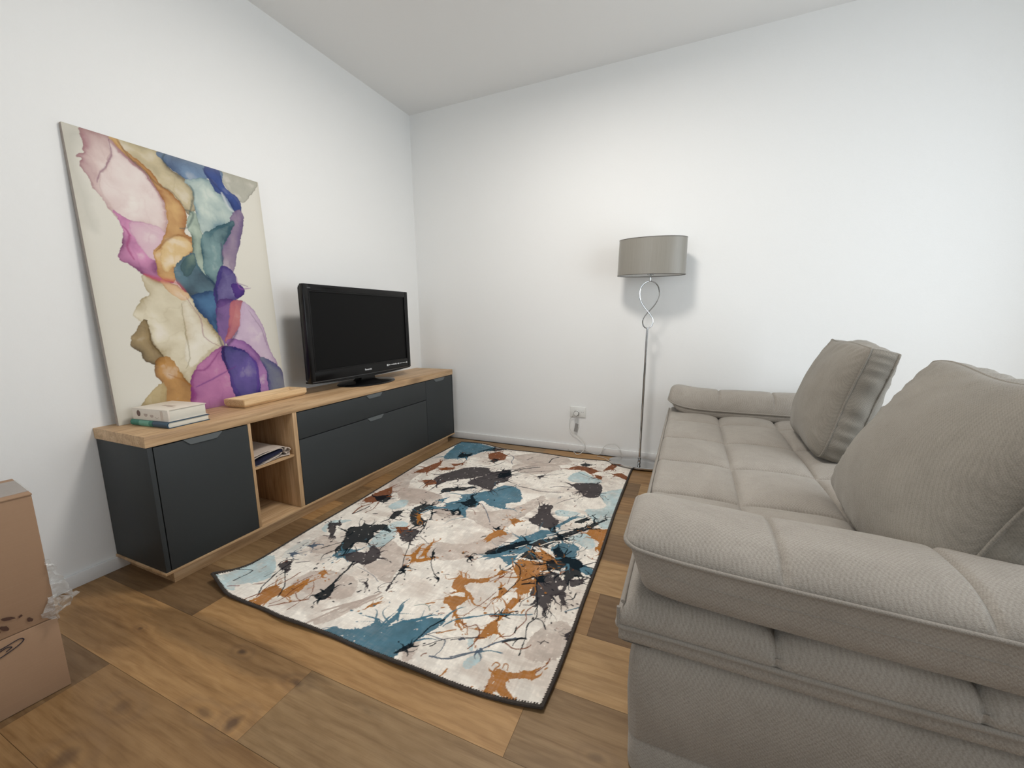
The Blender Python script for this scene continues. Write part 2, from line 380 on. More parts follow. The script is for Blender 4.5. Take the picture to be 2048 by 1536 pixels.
RUG_STROKES=[
((176,161,151),12,[(560,23),(587,91),(675,230)]),
((176,161,151),8,[(556,87),(646,186)]),
((176,161,151),7,[(623,105),(694,227)]),
((176,161,151),9,[(633,136),(653,183),(677,240)]),
((14,24,31),9,[(436,352),(449,314),(457,275),(467,224)]),
((14,24,31),4,[(564,564),(593,505),(619,449),(651,401)]),
((14,24,31),4,[(662,372),(670,334),(674,301)]),
((14,24,31),3,[(674,301),(652,288),(648,261),(661,248)]),
((14,24,31),4,[(711,524),(739,471),(784,422),(825,394)]),
((14,24,31),5,[(507,777),(538,713),(558,639)]),
((14,24,31),3,[(576,623),(649,583)]),
((14,24,31),5,[(310,658),(330,705),(382,713),(385,728)]),
((14,24,31),4,[(471,570),(471,506),(473,466)]),
((58,53,56),4,[(390,483),(474,457),(469,485)]),
((14,24,31),4,[(42,121),(104,147),(106,71)]),
((14,24,31),6,[(200,247),(205,180),(236,98),(267,54)]),
((14,24,31),5,[(217,202),(309,129),(345,79)]),
((14,24,31),3,[(196,176),(183,138)]),
((14,24,31),4,[(168,207),(158,247),(206,276)]),
((118,66,34),4,[(293,216),(289,166),(270,83),(240,15)]),
((118,66,34),4,[(356,218),(332,153)]),
((118,66,34),3,[(391,193),(439,146),(442,99),(439,40)]),
((118,66,34),4,[(191,88),(224,116)]),
((130,90,90),5,[(117,42),(152,64)]),
((118,66,34),4,[(360,32),(391,58),(427,86),(460,113)]),
((118,66,34),4,[(369,169),(362,129),(369,76),(352,42)]),
((118,66,34),4,[(257,161),(254,114),(269,48)]),
((118,66,34),3,[(388,118),(434,96),(455,118)]),
((58,53,56),5,[(219,254),(263,286)]),
((14,24,31),6,[(228,376),(254,418),(279,454)]),
((78,92,108),2,[(147,294),(190,336),(232,373)]),
((78,92,108),2,[(292,302),(319,350)]),
((14,24,31),5,[(147,455),(173,466),(177,490)]),
((14,24,31),5,[(233,479),(258,511),(249,542)]),
((14,24,31),5,[(154,540),(209,538),(220,579)]),
((14,24,31),9,[(645,1508),(695,1590),(789,1669)]),
((14,24,31),5,[(666,1477),(730,1542),(891,1635)]),
((14,24,31),4,[(665,1447),(750,1529),(840,1506),(865,1536),(976,1618)]),
((14,24,31),5,[(648,1519),(694,1632),(768,1683)]),
((58,53,56),7,[(774,1326),(848,1314),(946,1304),(1051,1338)]),
((58,53,56),6,[(961,1375),(1004,1409),(1079,1422)]),
((58,53,56),4,[(1060,1185),(1092,1241),(1135,1287)]),
((14,24,31),9,[(823,1772),(820,1853),(853,1903)]),
((58,53,56),6,[(528,1680),(481,1571),(436,1531)]),
((78,92,108),5,[(477,1833),(549,1785),(571,1697),(599,1650)]),
((14,24,31),5,[(644,1183),(701,1239),(759,1329)]),
((58,53,56),6,[(279,1210),(331,1125)]),
((58,53,56),5,[(657,1766),(680,1835)]),
((58,53,56),3,[(712,1706),(774,1776)]),
((14,24,31),4,[(1055,1670),(1136,1623),(1203,1594)]),
((58,53,56),5,[(1236,1404),(1283,1414)]),
((58,53,56),4,[(1047,1267),(1066,1289)]),
((14,24,31),4,[(1256,1365),(1289,1319)]),
((14,24,31),6,[(466,878),(547,898),(635,882)]),
((14,24,31),5,[(455,874),(508,818),(524,775)]),
((118,66,34),3,[(625,955),(674,949),(708,911)]),
((78,92,108),4,[(681,1033),(737,974),(815,864)]),
((118,66,34),3,[(670,1029),(726,983)]),
((14,24,31),6,[(1267,1124),(1301,1089),(1341,1105)]),
((14,24,31),4,[(1237,1064),(1280,1141)]),
((78,92,108),4,[(1187,1067),(1199,1109)]),
((118,66,34),3,[(417,1810),(339,1915),(426,1866),(457,1724)]),
((14,24,31),3,[(308,1794),(300,1900),(370,1871)]),
((118,66,34),8,[(111,678),(94,750),(117,805),(108,833)]),
((58,53,56),7,[(111,678),(126,734),(131,780)]),
((118,66,34),5,[(162,712),(169,766),(149,833)]),
((14,24,31),4,[(235,1080),(231,1144),(229,1223)]),
((14,24,31),5,[(211,718),(231,726)]),
((58,53,56),6,[(329,1126),(281,1223),(266,1300)]),
((14,24,31),4,[(415,1198),(486,1245)]),
((14,24,31),4,[(1172,880),(1213,853),(1237,863),(1234,895),(1216,882),(1240,936),(1264,929),(1262,895),(1244,899)]),
((14,24,31),4,[(1062,598),(1099,570),(1120,507),(1111,450),(1103,405)]),
((14,24,31),6,[(1136,505),(1168,546)]),
((14,24,31),6,[(1143,486),(1183,506)]),
((66,108,126),6,[(994,212),(1020,243),(1115,300),(1197,331),(1233,349)]),
((66,108,126),4,[(1332,405),(1375,445)]),
((66,108,126),5,[(982,187),(994,212)]),
((78,92,108),5,[(1070,90),(1111,123),(1141,150),(1175,194),(1222,233)]),
((66,108,126),4,[(1145,142),(1173,158),(1206,163)]),
((58,53,56),3,[(1036,146),(1082,175),(1129,197)]),
((14,24,31),7,[(1191,203),(1224,227),(1249,245)]),
((14,24,31),4,[(1197,493),(1232,398),(1248,343),(1238,294),(1249,245),(1256,198),(1258,175)]),
((14,24,31),4,[(1264,380),(1286,353)]),
((14,24,31),4,[(1251,336),(1277,332),(1297,302)]),
((118,66,34),4,[(1219,387),(1211,352),(1225,316),(1213,272),(1204,236),(1172,218)]),
((14,24,31),3,[(1272,461),(1281,369)]),
((14,24,31),3,[(1312,431),(1320,403)]),
((14,24,31),4,[(1320,461),(1338,475),(1343,511)]),
((14,24,31),3,[(1270,389),(1273,354),(1241,329)]),
((14,24,31),4,[(1211,250),(1208,276)]),
((14,24,31),4,[(1228,201),(1230,232),(1254,242)]),
((118,66,34),4,[(1199,204),(1231,192),(1264,206),(1276,226)]),
((58,53,56),3,[(1200,438),(1177,402),(1177,369)]),
((118,66,34),3,[(1069,405),(1046,321),(1019,254)]),
((118,66,34),3,[(1088,385),(1075,346),(1074,302)]),
((118,66,34),3,[(1012,462),(1043,523),(1073,585)]),
((118,66,34),3,[(1022,451),(1058,513),(1076,552)]),
((118,66,34),3,[(1090,464),(1080,521),(1091,542)]),
((118,66,34),4,[(1029,229),(1057,218),(1079,233),(1100,220),(1113,188),(1102,139)]),
((160,104,44),4,[(1057,218),(1075,188)]),
((118,66,34),4,[(1324,137),(1344,171),(1348,195)]),
((160,104,44),4,[(1232,115),(1231,132),(1244,129),(1247,113)]),
((160,104,44),4,[(1200,111),(1204,126),(1220,123),(1216,109),(1212,94)]),
((160,104,44),4,[(883,441),(888,459),(926,458),(939,444)]),
((14,24,31),4,[(1123,696),(1168,659),(1217,679)]),
((14,24,31),5,[(1117,656),(1150,652),(1163,630)]),
((14,24,31),5,[(1177,663),(1206,606),(1241,588)]),
((14,24,31),5,[(1321,678),(1358,685),(1378,677)]),
((14,24,31),4,[(1340,661),(1379,629)]),
((14,24,31),3,[(1278,769),(1302,798),(1309,830)]),
((118,66,34),3,[(1326,760),(1345,741),(1378,745)]),
((14,24,31),5,[(1200,786),(1234,780),(1237,733),(1257,770)]),
((222,214,204),7,[(1121,764),(1151,805),(1182,828)]),
((222,214,204),6,[(1117,856),(1147,885)]),
((160,188,194),7,[(1066,762),(1088,792)]),
((222,214,204),4,[(1022,703),(1057,743)]),
((14,24,31),4,[(1015,561),(1033,535),(1059,545),(1064,581)]),
((14,24,31),5,[(934,94),(941,134),(948,175),(971,217)]),
((78,92,108),3,[(1024,64),(1030,95),(1026,132),(1007,140),(939,137)]),
((78,92,108),5,[(1015,67),(1065,81),(1096,104),(1137,144)]),
((160,104,44),5,[(983,155),(1006,174),(1030,192)]),
((14,24,31),3,[(954,135),(989,167)]),
((160,104,44),5,[(1080,19),(1086,48)]),
((110,130,120),3,[(837,234),(871,253),(902,231)]),
((78,92,108),2,[(477,333),(562,315),(622,289)]),
((14,24,31),4,[(1117,301),(1121,322)]),
((58,53,56),3,[(970,93),(1023,147),(1111,192)])]
ART_WASHES=[
((178,176,164),(178,176,164),0,[(-20,1125),(90,1119),(39,1006),(55,877),(59,741),(3,761),(-15,946)]),
((176,174,160),(150,148,136),3,[(524,1122),(723,1122),(672,1032),(625,1001),(570,1046)]),
((214,190,184),(166,120,126),9,[(50,1121),(52,1075),(48,1049),(52,1035),(26,1016),(42,1010),(34,989),(47,964),(55,937),(57,912),(72,889),(84,869),(101,839),(114,814),(146,813),(201,812),(244,808),(270,778),(287,816),(291,894),(276,950),(243,999),(214,1039),(166,1078),(134,1124),(92,1127)]),
((224,208,202),(200,168,164),6,[(130,1096),(157,1068),(211,1022),(253,969),(282,909),(282,832),(256,784),(201,812),(134,818),(101,858),(78,914),(92,963),(116,1023),(125,1064)]),
((206,132,176),(128,58,110),16,[(107,836),(129,785),(125,737),(108,686),(100,657),(134,636),(171,603),(212,585),(272,576),(226,608),(224,694),(259,750),(270,778),(239,773),(199,799),(153,810),(122,824)]),
((214,184,192),(206,160,182),10,[(159,807),(244,803),(270,778),(232,720),(220,667),(184,697),(159,759)]),
((196,180,142),(120,108,84),7,[(134,1124),(313,1125),(314,1079),(342,1053),(387,1032),(410,985),(405,920),(383,888),(368,903),(341,941),(305,966),(271,990),(233,1029),(192,1079)]),
((208,164,98),(166,110,54),10,[(131,1123),(172,1080),(221,1041),(251,1001),(280,951),(292,903),(287,816),(259,755),(225,702),(224,642),(225,599),(273,581),(289,640),(337,691),(372,723),(371,777),(345,800),(363,866),(361,910),(327,954),(292,979),(261,1021),(210,1062),(174,1089),(156,1121)]),
((216,186,132),(190,140,80),8,[(257,741),(310,785),(350,774),(364,731),(329,690),(291,649),(248,627),(246,688)]),
((104,134,166),(48,72,112),12,[(306,1126),(534,1125),(543,1057),(594,1003),(620,970),(585,942),(541,980),(530,1035),(498,1073),(440,1047),(388,1041),(343,1062),(315,1088)]),
((188,202,192),(104,136,146),16,[(387,1032),(460,1062),(528,1025),(541,980),(584,932),(578,891),(493,846),(440,798),(419,841),(408,912),(410,985),(402,1018)]),
((58,80,144),(30,46,100),7,[(478,1122),(534,1125),(551,1050),(615,1008),(623,950),(607,877),(591,943),(563,995),(519,1022),(480,1077)]),
((148,128,150),(104,84,126),9,[(584,932),(623,950),(618,879),(565,730),(546,667),(511,634),(493,681),(497,740),(525,803)]),
((172,188,170),(96,118,108),7,[(398,900),(412,849),(420,786),(413,672),(437,588),(383,650),(372,723),(374,796),(365,849)]),
((112,146,148),(52,88,100),14,[(421,795),(483,844),(578,891),(525,803),(497,740),(498,682),(454,580),(415,625),(414,710)]),
((76,112,128),(34,58,76),16,[(287,622),(304,660),(337,691),(375,714),(384,660),(413,615),(453,570),(446,521),(422,422),(430,313),(384,413),(342,488),(323,534),(288,578)]),
((74,116,156),(44,72,110),10,[(329,516),(439,540),(427,422),(430,333),(384,413),(349,479)]),
((118,138,122),(70,96,100),10,[(315,652),(341,687),(374,709),(369,649),(325,608)]),
((122,112,164),(66,50,120),14,[(442,560),(485,661),(520,664),(541,636),(546,596),(578,568),(561,526),(490,493),(440,481)]),
((82,48,132),(50,26,96),6,[(529,590),(578,568),(570,536),(540,520),(529,550)]),
((128,86,152),(84,56,116),14,[(440,491),(522,504),(510,422),(468,341),(440,282),(432,343)]),
((192,110,112),(164,84,104),10,[(511,498),(573,495),(552,422),(517,360),(458,301),(495,422)]),
((204,180,202),(176,146,180),7,[(567,495),(612,464),(654,367),(674,255),(709,160),(652,189),(564,284),(489,309),(535,380)]),
((216,206,178),(160,140,98),8,[(163,598),(211,581),(271,567),(315,534),(323,525),(354,451),(435,327),(432,282),(360,248),(297,177),(283,112),(251,155),(208,243),(168,283),(146,337),(142,406),(112,440),(139,483),(180,518),(170,552)]),
((224,218,200),(198,182,150),6,[(309,497),(351,432),(422,323),(363,268),(292,207),(274,256),(292,376),(287,459)]),
((214,178,136),(190,150,104),6,[(227,583),(270,563),(324,530),(293,501),(251,539)]),
((160,136,92),(92,74,46),12,[(147,419),(98,348),(92,306),(117,283),(119,252),(159,226),(191,236),(175,282),(158,319),(151,371)]),
((190,138,66),(136,92,42),10,[(158,244),(209,252),(251,155),(281,102),(272,7),(157,32),(170,148),(153,186)]),
((188,166,118),(150,128,84),5,[(85,65),(170,148),(159,31),(87,29)]),
((188,112,166),(132,48,122),13,[(436,287),(359,239),(302,186),(281,141),(268,8),(310,-31),(509,-21),(478,60),(452,158),(439,241)]),
((168,112,176),(120,66,140),9,[(461,291),(495,319),(564,284),(621,214),(644,134),(663,-29),(574,-34),(589,152),(558,242)]),
((92,72,156),(40,38,110),16,[(435,282),(509,272),(562,231),(595,151),(582,-14),(481,6),(450,148),(433,232)]),
((116,122,140),(74,74,130),12,[(622,220),(720,148),(755,37),(744,-45),(651,-27),(644,134)])]
ART_STROKES=[
((120,70,100),2,[(132,1112),(125,1041),(86,969),(72,935)]),
((110,90,70),3,[(158,1114),(202,1051),(271,990),(328,963),(362,919)]),
((60,80,80),4,[(383,888),(410,985),(402,1018)]),
((70,90,90),4,[(368,903),(396,891),(366,831),(331,815)]),
((140,90,50),4,[(229,703),(266,751),(319,786),(367,777)]),
((60,50,90),5,[(503,780),(499,721),(498,682)]),
((40,50,80),5,[(415,625),(444,569),(442,491)]),
((190,80,90),9,[(171,603),(219,586),(280,577),(316,543)]),
((150,60,110),4,[(129,785),(145,756),(131,705),(144,658)]),
((60,40,80),6,[(522,360),(484,310),(439,277)]),
((90,70,40),4,[(152,380),(159,328),(175,282)]),
((40,30,60),5,[(428,333),(435,282),(443,169)]),
((150,110,120),2,[(312,515),(358,422),(364,336),(422,288)]),
((150,140,110),2,[(291,487),(288,349),(291,254),(266,200)]),
((110,60,130),3,[(295,110),(391,145),(486,185)]),
((130,60,120),4,[(302,186),(352,190),(418,263)]),
((120,90,130),2,[(546,596),(606,580)]),
((140,90,150),3,[(550,627),(562,567),(617,575)]),
((150,130,150),2,[(590,464),(643,367),(665,278)]),
((90,60,140),4,[(558,242),(592,173),(592,96),(570,22)]),
((160,110,60),3,[(198,181),(250,146),(279,113)]),
((50,60,100),4,[(467,1109),(497,1063),(547,1020)]),
((220,225,220),7,[(537,1018),(559,965),(585,942)]),
((50,70,80),3,[(321,1123),(309,1094),(328,1066)])]
def cardboard():
    t = NT('brown_cardboard'); v = t.coord(); c = (.31, .195, .115)
    n = t.noise(v, 9, 4, .6); f = t.noise(t.coord((4, 4, 260)), 1, 2)
    t.base(t.mix(t.mix(c, (.29, .175, .105), n), (.40, .25, .155), t.math('MULTIPLY', f, .35)))
    t.bump(t.noise(v, 300, 2), .12, .0008); t.set(Roughness=.8); return t.m
M_card = cardboard(); M_smudge = plain('dark_smudge', (.07, .03, .018), .8); M_marker = plain('black_marker_ink', (.02, .012, .02), .6)
def film(name, rough, alpha, metal=0.0):
    t = NT(name); v = t.coord(); t.base((.62, .62, .60)); t.set(Roughness=rough, Alpha=alpha, Metallic=metal)
    t.b.inputs['Coat Weight'].default_value = .8; t.b.inputs['Coat Roughness'].default_value = .05
    t.bump(t.noise(v, 60, 4, .7, 1.5), .9, .006); return t.m
M_film = film('clear_packing_film', .10, .42, .35); M_tape = film('clear_packing_tape', .18, .32)

# ---------------------------------------------------------------- numpy painting helpers
def _hash(ix, iy, seed):
    h = (ix.astype(np.int64)*374761393 + iy.astype(np.int64)*668265263 + seed*1442695041) & 0x7fffffff
    h = ((h ^ (h >> 13))*1274126177) & 0x7fffffff
    return ((h ^ (h >> 16)) & 0xffff)/65535.0
def vnoise(x, y, seed=0):
    ix = np.floor(x); iy = np.floor(y); fx = x-ix; fy = y-iy
    fx = fx*fx*(3-2*fx); fy = fy*fy*(3-2*fy)
    a = _hash(ix, iy, seed); b = _hash(ix+1, iy, seed); c = _hash(ix, iy+1, seed); d = _hash(ix+1, iy+1, seed)
    return (a*(1-fx)+b*fx)*(1-fy)+(c*(1-fx)+d*fx)*fy
def fbm(x, y, sc, seed=0, oct=4, gain=.55):
    s = 0; a = 1; t = 0
    for o in range(oct):
        s = s + a*vnoise(x/sc*2**o+o*17.3, y/sc*2**o-o*9.1, seed+o); t += a; a *= gain
    return s/t
def cat2(P, n, closed=True):
    P = np.array(P, float); N = len(P); out = []
    for i in range(N if closed else N-1):
        if closed: p0, p1, p2, p3 = P[i-1], P[i], P[(i+1) % N], P[(i+2) % N]
        else: p0, p1, p2, p3 = P[max(i-1, 0)], P[i], P[i+1], P[min(i+2, N-1)]
        for k in range(n):
            t = k/n
            out.append(.5*((2*p1)+(p2-p0)*t+(2*p0-5*p1+4*p2-p3)*t*t+(3*p1-p0-3*p2+p3)*t**3))
    if not closed: out.append(P[-1])
    return np.array(out)
def inside(X, Y, P):
    r = np.zeros(X.shape, bool); N = len(P)
    for i in range(N):
        x0, y0 = P[i]; x1, y1 = P[(i+1) % N]
        if y0 == y1: continue
        c = ((y0 > Y) != (y1 > Y)) & (X < (x1-x0)*(Y-y0)/(y1-y0)+x0)
        r ^= c
    return r
def segdist(X, Y, P, closed=True):
    d = np.full(X.shape, 1e9); N = len(P); par = np.zeros(X.shape)
    M = N if closed else N-1
    for i in range(M):
        x0, y0 = P[i]; x1, y1 = P[(i+1) % N]; dx, dy = x1-x0, y1-y0; L = dx*dx+dy*dy+1e-9
        t = np.clip(((X-x0)*dx+(Y-y0)*dy)/L, 0, 1)
        q = np.hypot(X-x0-t*dx, Y-y0-t*dy); m = q < d
        d[m] = q[m]; par[m] = (i+t[m])/M
    return d, par
def lin(c): return np.array(srgb(c))

def attr_mesh(name, nx, ny, verts, cols):
    """regular grid mesh with a colour attribute"""
    me = bpy.data.meshes.new(name)
    i = np.arange((nx-1)*(ny-1)); a = (i//(nx-1))*nx+(i % (nx-1))
    q = np.stack([a, a+1, a+nx+1, a+nx], 1).astype(np.int32)
    me.vertices.add(nx*ny); me.vertices.foreach_set('co', verts.astype(np.float32).ravel())
    me.loops.add(q.size); me.loops.foreach_set('vertex_index', q.ravel())
    me.polygons.add(len(q)); me.polygons.foreach_set('loop_start', np.arange(0, q.size, 4, dtype=np.int32))
    me.polygons.foreach_set('loop_total', np.full(len(q), 4, np.int32))
    me.update(calc_edges=True); me.validate()
    at = me.color_attributes.new('print', 'FLOAT_COLOR', 'POINT')
    c4 = np.ones((nx*ny, 4), np.float32); c4[:, :3] = cols; at.data.foreach_set('color', c4.ravel())
    me.polygons.foreach_set('use_smooth', np.ones(len(q), bool))
    return me
def print_mat(name, rough, gain=1.0, weave=None, sheen=0.0):
    t = NT(name); a = t.n('ShaderNodeAttribute'); a.attribute_name = 'print'
    col = a.outputs['Color']
    v = t.coord(); n = t.noise(v, 700, 2)
    col = t.mix(col, t.mix(col, (.9, .9, .9), 1.0, 'MULTIPLY'), n)
    if gain != 1.0: col = t.mix(col, (gain, gain, gain), 1.0, 'MULTIPLY')
    t.base(col)
    if weave: t.bump(t.noise(t.coord(weave), 1, 3, .6), .3, .0012)
    t.set(Roughness=rough); t.b.inputs['Specular IOR Level'].default_value = .08; t.b.inputs['Sheen Weight'].default_value = sheen
    return t.m

# ---------------------------------------------------------------- the room
ZC = 2.60; XR = 4.0; YF = -5.1
def struct(o): o['kind'] = 'structure'; return o
def floor():
    W = .2170; verts = []; faces = []; tone = []; rnd = []
    R = random.Random(4)
    light = (.51, .315, .145); mid = (.40, .25, .12); dark = (.255, .165, .088); tan = (.36, .245, .132); pale = (.55, .37, .19)
    known = {0: [(.5925-1.18, mid), (.5925, dark), (1.776, light)],   # row y -2.198..-1.981 is index 1
             1: [(-.59, dark), (.596, light), (1.780, tan)],
             -1: [(-.2, light), (1.172, tan), (2.36, mid)],
             -2: [(-.6, dark), (.590, mid), (1.77, light)]}
    known[0] = [(-.012-1.18, light), (-.012, light), (1.172, tan), (2.356, mid)]
    known.pop(-1)
    known[-1] = [(-.594, dark), (.590, mid), (1.774, mid)]
    known.pop(-2, None)
    strip = {2: pale, 3: dark, 4: pale, 5: dark, 6: tan, 7: mid, 8: dark, 9: mid}
    y = -2.198-W
    for r in range(-14, 11):
        y0 = -2.198+(r-1)*W; y1 = min(y0+W, 0.05)
        if y0 > 0.04 or y1 < YF-.1: continue
        if r in known: segs = known[r]; segs = segs+[(segs[-1][0]+1.184, mid), (segs[-1][0]+2.368, tan)]
        else:
            off = -1.184*R.random(); cs = [light, mid, dark, tan, pale]
            segs = [(off+1.184*k, R.choice(cs)) for k in range(5)]
            if r in strip:
                for k, sgm in enumerate(segs):
                    if sgm[0] < 1.88 < sgm[0]+1.184: segs[k] = (sgm[0], strip[r])
            if r == 10: segs = [(-1.21, mid), (-.034, tan), (1.150, light), (2.33, tan)]
        for k in range(len(segs)):
            x0 = max(segs[k][0], -.05); x1 = segs[k+1][0] if k+1 < len(segs) else segs[k][0]+1.184
            x1 = min(x1, XR+.05)
            if x1 <= x0: continue
            g = .0009; n = len(verts)
            verts += [(x0+g*.4, y0+g*.4, 0), (x1-g*.4, y0+g*.4, 0), (x1-g*.4, y1-g*.4, 0), (x0+g*.4, y1-g*.4, 0)]
            faces.append((n, n+1, n+2, n+3)); tone.append(segs[k][1]); rnd.append(R.random())
    n = len(verts)
    verts += [(-.1, YF-.1, -.003), (XR+.1, YF-.1, -.003), (XR+.1, .1, -.003), (-.1, .1, -.003)]
    faces.append((n, n+1, n+2, n+3)); tone.append((.06, .035, .02)); rnd.append(0)
    me = bpy.data.meshes.new('floor'); me.from_pydata(verts, [], faces)
    at = me.color_attributes.new('plank', 'FLOAT_COLOR', 'CORNER')
    for p in me.polygons:
        for li in p.loop_indices: at.data[li].color = (*tone[p.index], rnd[p.index])
    t = NT('oak_plank_floor'); a = t.n('ShaderNodeAttribute'); a.attribute_name = 'plank'
    tc = t.n('ShaderNodeTexCoord'); add = t.n('ShaderNodeVectorMath'); add.operation = 'ADD'
    comb = t.n('ShaderNodeCombineXYZ'); t.l(t.math('MULTIPLY', a.outputs['Alpha'], 37.0), comb.inputs[0]); t.l(t.math('MULTIPLY', a.outputs['Alpha'], 91.0), comb.inputs[2])
    t.l(tc.outputs['Object'], add.inputs[0]); t.l(comb.outputs[0], add.inputs[1])
    def mp(sc):
        m = t.n('ShaderNodeMapping'); m.inputs['Scale'].default_value = sc; t.l(add.outputs[0], m.inputs[0]); return m.outputs[0]
    big = t.noise(mp((1.3, 7.5, 1)), 1.0, 5, .6, 1.6)      # cathedral figure
    fine = t.noise(mp((3.5, 75, 1)), 1.0, 4, .65, .5); vfine = t.noise(mp((14, 380, 1)), 1.0, 2, .5)
    cloud = t.noise(mp((1.5, 3.2, 1)), 1.0, 2, .5, .3)
    wv = t.n('ShaderNodeTexWave'); wv.wave_type = 'BANDS'; wv.bands_direction = 'Y'; wv.inputs['Scale'].default_value = 9.0
    wv.inputs['Distortion'].default_value = 9.0; wv.inputs['Detail'].default_value = 3.0; wv.inputs['Detail Scale'].default_value = 1.3
    t.l(mp((.55, 1.0, 1)), wv.inputs['Vector'])
    col = a.outputs['Color']
    dk = t.mix(col, (.58, .53, .47), 1.0, 'MULTIPLY'); lt = t.mix(col, (1.22, 1.20, 1.15), 1.0, 'MULTIPLY')
    c = t.mix(dk, lt, t.math('ADD', t.math('MULTIPLY', t.math('SUBTRACT', big, .27), 1.0), t.math('MULTIPLY', t.math('SUBTRACT', cloud, .5), .7), True))
    c = t.mix(c, t.mix(c, (.64, .57, .49), 1.0, 'MULTIPLY'), t.math('MULTIPLY', t.math('SUBTRACT', fine, .46, True), 2.6, True))
    c = t.mix(c, t.mix(c, (.80, .75, .68), 1.0, 'MULTIPLY'), t.math('MULTIPLY', wv.outputs['Fac'], .62))
    c = t.mix(c, t.mix(c, (.82, .78, .72), 1.0, 'MULTIPLY'), t.math('MULTIPLY', t.math('SUBTRACT', vfine, .5, True), 2.0, True))
    # knots in the boards nearest the camera
    sep = t.n('ShaderNodeSeparateXYZ'); t.l(tc.outputs['Object'], sep.inputs[0])
    wob = t.noise(tc.outputs['Object'], 30, 3)
    for (kx, ky, rx, ry, dep) in KNOTS:
        dx = t.math('DIVIDE', t.math('SUBTRACT', sep.outputs[0], kx), rx); dy = t.math('DIVIDE', t.math('SUBTRACT', sep.outputs[1], ky), ry)
        d = t.math('SQRT', t.math('ADD', t.math('MULTIPLY', dx, dx), t.math('MULTIPLY', dy, dy)))
        d = t.math('ADD', d, t.math('MULTIPLY', t.math('SUBTRACT', wob, .5), 1.1))
        f = t.math('SUBTRACT', 1.35, d, True); c = t.mix(c, (.085, .048, .028), t.math('MULTIPLY', f, dep*.95, True))
        ring = t.math('MULTIPLY', t.math('SUBTRACT', 1.0, t.math('ABSOLUTE', t.math('SUBTRACT', d, 2.3)), True), .28)
        c = t.mix(c, (.17, .10, .055), ring)
    hn = t.noise(mp((2.0, 9.0, 1)), 1.0, 4, .6, 1.0)
    for (kx, ky, rx, ry, dep) in HEART_SHADE:
        dx = t.math('DIVIDE', t.math('SUBTRACT', sep.outputs[0], kx), rx); dy = t.math('DIVIDE', t.math('SUBTRACT', sep.outputs[1], ky), ry)
        d = t.math('SQRT', t.math('ADD', t.math('MULTIPLY', dx, dx), t.math('MULTIPLY', dy, dy)))
        d = t.math('ADD', d, t.math('MULTIPLY', t.math('SUBTRACT', hn, .5), 1.6))
        f = t.math('MULTIPLY', t.math('SUBTRACT', 1.15, d, True), 3.0, True)
        c = t.mix(c, t.mix(c, (.60, .60, .62), 1.0, 'MULTIPLY'), t.math('MULTIPLY', f, dep, True))
    t.base(c)
    t.l(t.math('ADD', .40, t.math('MULTIPLY', fine, .16)), t.b.inputs['Roughness'])
    t.bump(t.math('ADD', fine, vfine), .10, .0008); t.b.inputs['Specular IOR Level'].default_value = .38
    return struct(link('floor', me, t.m))
KNOTS = [(1.119, -2.434+.045, .020, .022, .9), (.84, -2.60, .030, .026, .75), (.80, -2.475, .030, .016, .5), (1.02, -2.40, .035, .012, .55), (.915, -2.232, .018, .009, .9), (1.165, -2.245, .02, .010, .8), (1.98, -2.115, .02, .010, .5), (.50, -2.30, .01, .006, .7)]
HEART_SHADE = [(.80, -2.232, .46, .055, .9), (.33, -2.36, .22, .05, .6)]   # dark heartwood figure, then the shade by the box painted into the board
floor()

def slab(name, dims, mat): return struct(bx(name, dims, mat, None, 0))
bm = bmesh.new(); box(bm, -.12, XR+.12, YF-.12, .12, ZC, ZC+.12); struct(obj('ceiling', bm, M_ceil))
slab('wall_left', (-.12, 0, YF-.12, .12, -.003, ZC), M_wall)
slab('wall_back', (0, XR+.12, 0, .12, -.003, ZC), M_wall)
def wall_with_hole(name, fixed, along, lo, hi, h0, h1, z0, z1, th):
    bm = bmesh.new()
    def b(a0, a1, c0, c1):
        if along == 'y': box(bm, fixed, fixed+th, a0, a1, c0, c1)
        else: box(bm, a0, a1, fixed-th, fixed, c0, c1)
    b(lo, h0, -.003, ZC); b(h1, hi, -.003, ZC); b(h0, h1, z1, ZC)
    if z0 > 0: b(h0, h1, -.003, z0)
    return struct(obj(name, bm, M_wall))
wall_with_hole('wall_right', XR, 'y', YF-.12, 0, -2.60, -.60, .10, 2.20, .12)
wall_with_hole('wall_front', YF, 'x', 0, XR, .25, 1.75, .65, 2.30, .12)
M_glass = None
def window(name, along, fixed, a0, a1, z0, z1):
    t = NT('window_glass_'+name); t.base((1, 1, 1)); t.set(Roughness=0.02, Alpha=.12)
    root = struct(empty(name, (0, 0, 0)))
    bm = bmesh.new(); f = .06
    am = (a0+a1)/2
    for (p, q, r, s) in ((a0, a1, z0, z0+f), (a0, a1, z1-f, z1), (a0, a0+f, z0+f, z1-f), (a1-f, a1, z0+f, z1-f), (am-f/2, am+f/2, z0+f, z1-f)):
        if along == 'y': box(bm, fixed+.04, fixed+.10, p, q, r, s, .004)
        else: box(bm, p, q, fixed-.10, fixed-.04, r, s, .004)
    obj('window_frame', bm, M_trim, root)
    bm = bmesh.new()
    if along == 'y': box(bm, fixed+.066, fixed+.074, a0+.05, a1-.05, z0+.05, z1-.05)
    else: box(bm, a0+.05, a1-.05, fixed-.074, fixed-.066, z0+.05, z1-.05)
    obj('pane', bm, t.m, root)
window('window_1', 'y', XR, -2.60, -.60, .10, 2.20)
window('window_2', 'x', YF, .25, 1.75, .65, 2.30)
def baseboard(name, dims): return struct(bx(name, dims, M_trim, None, .0022, 2))
baseboard('baseboard_back', (0.0, XR, -.0123, 0, 0, .0535))
baseboard('baseboard_left', (0, .0123, YF, -.0123, 0, .0535))
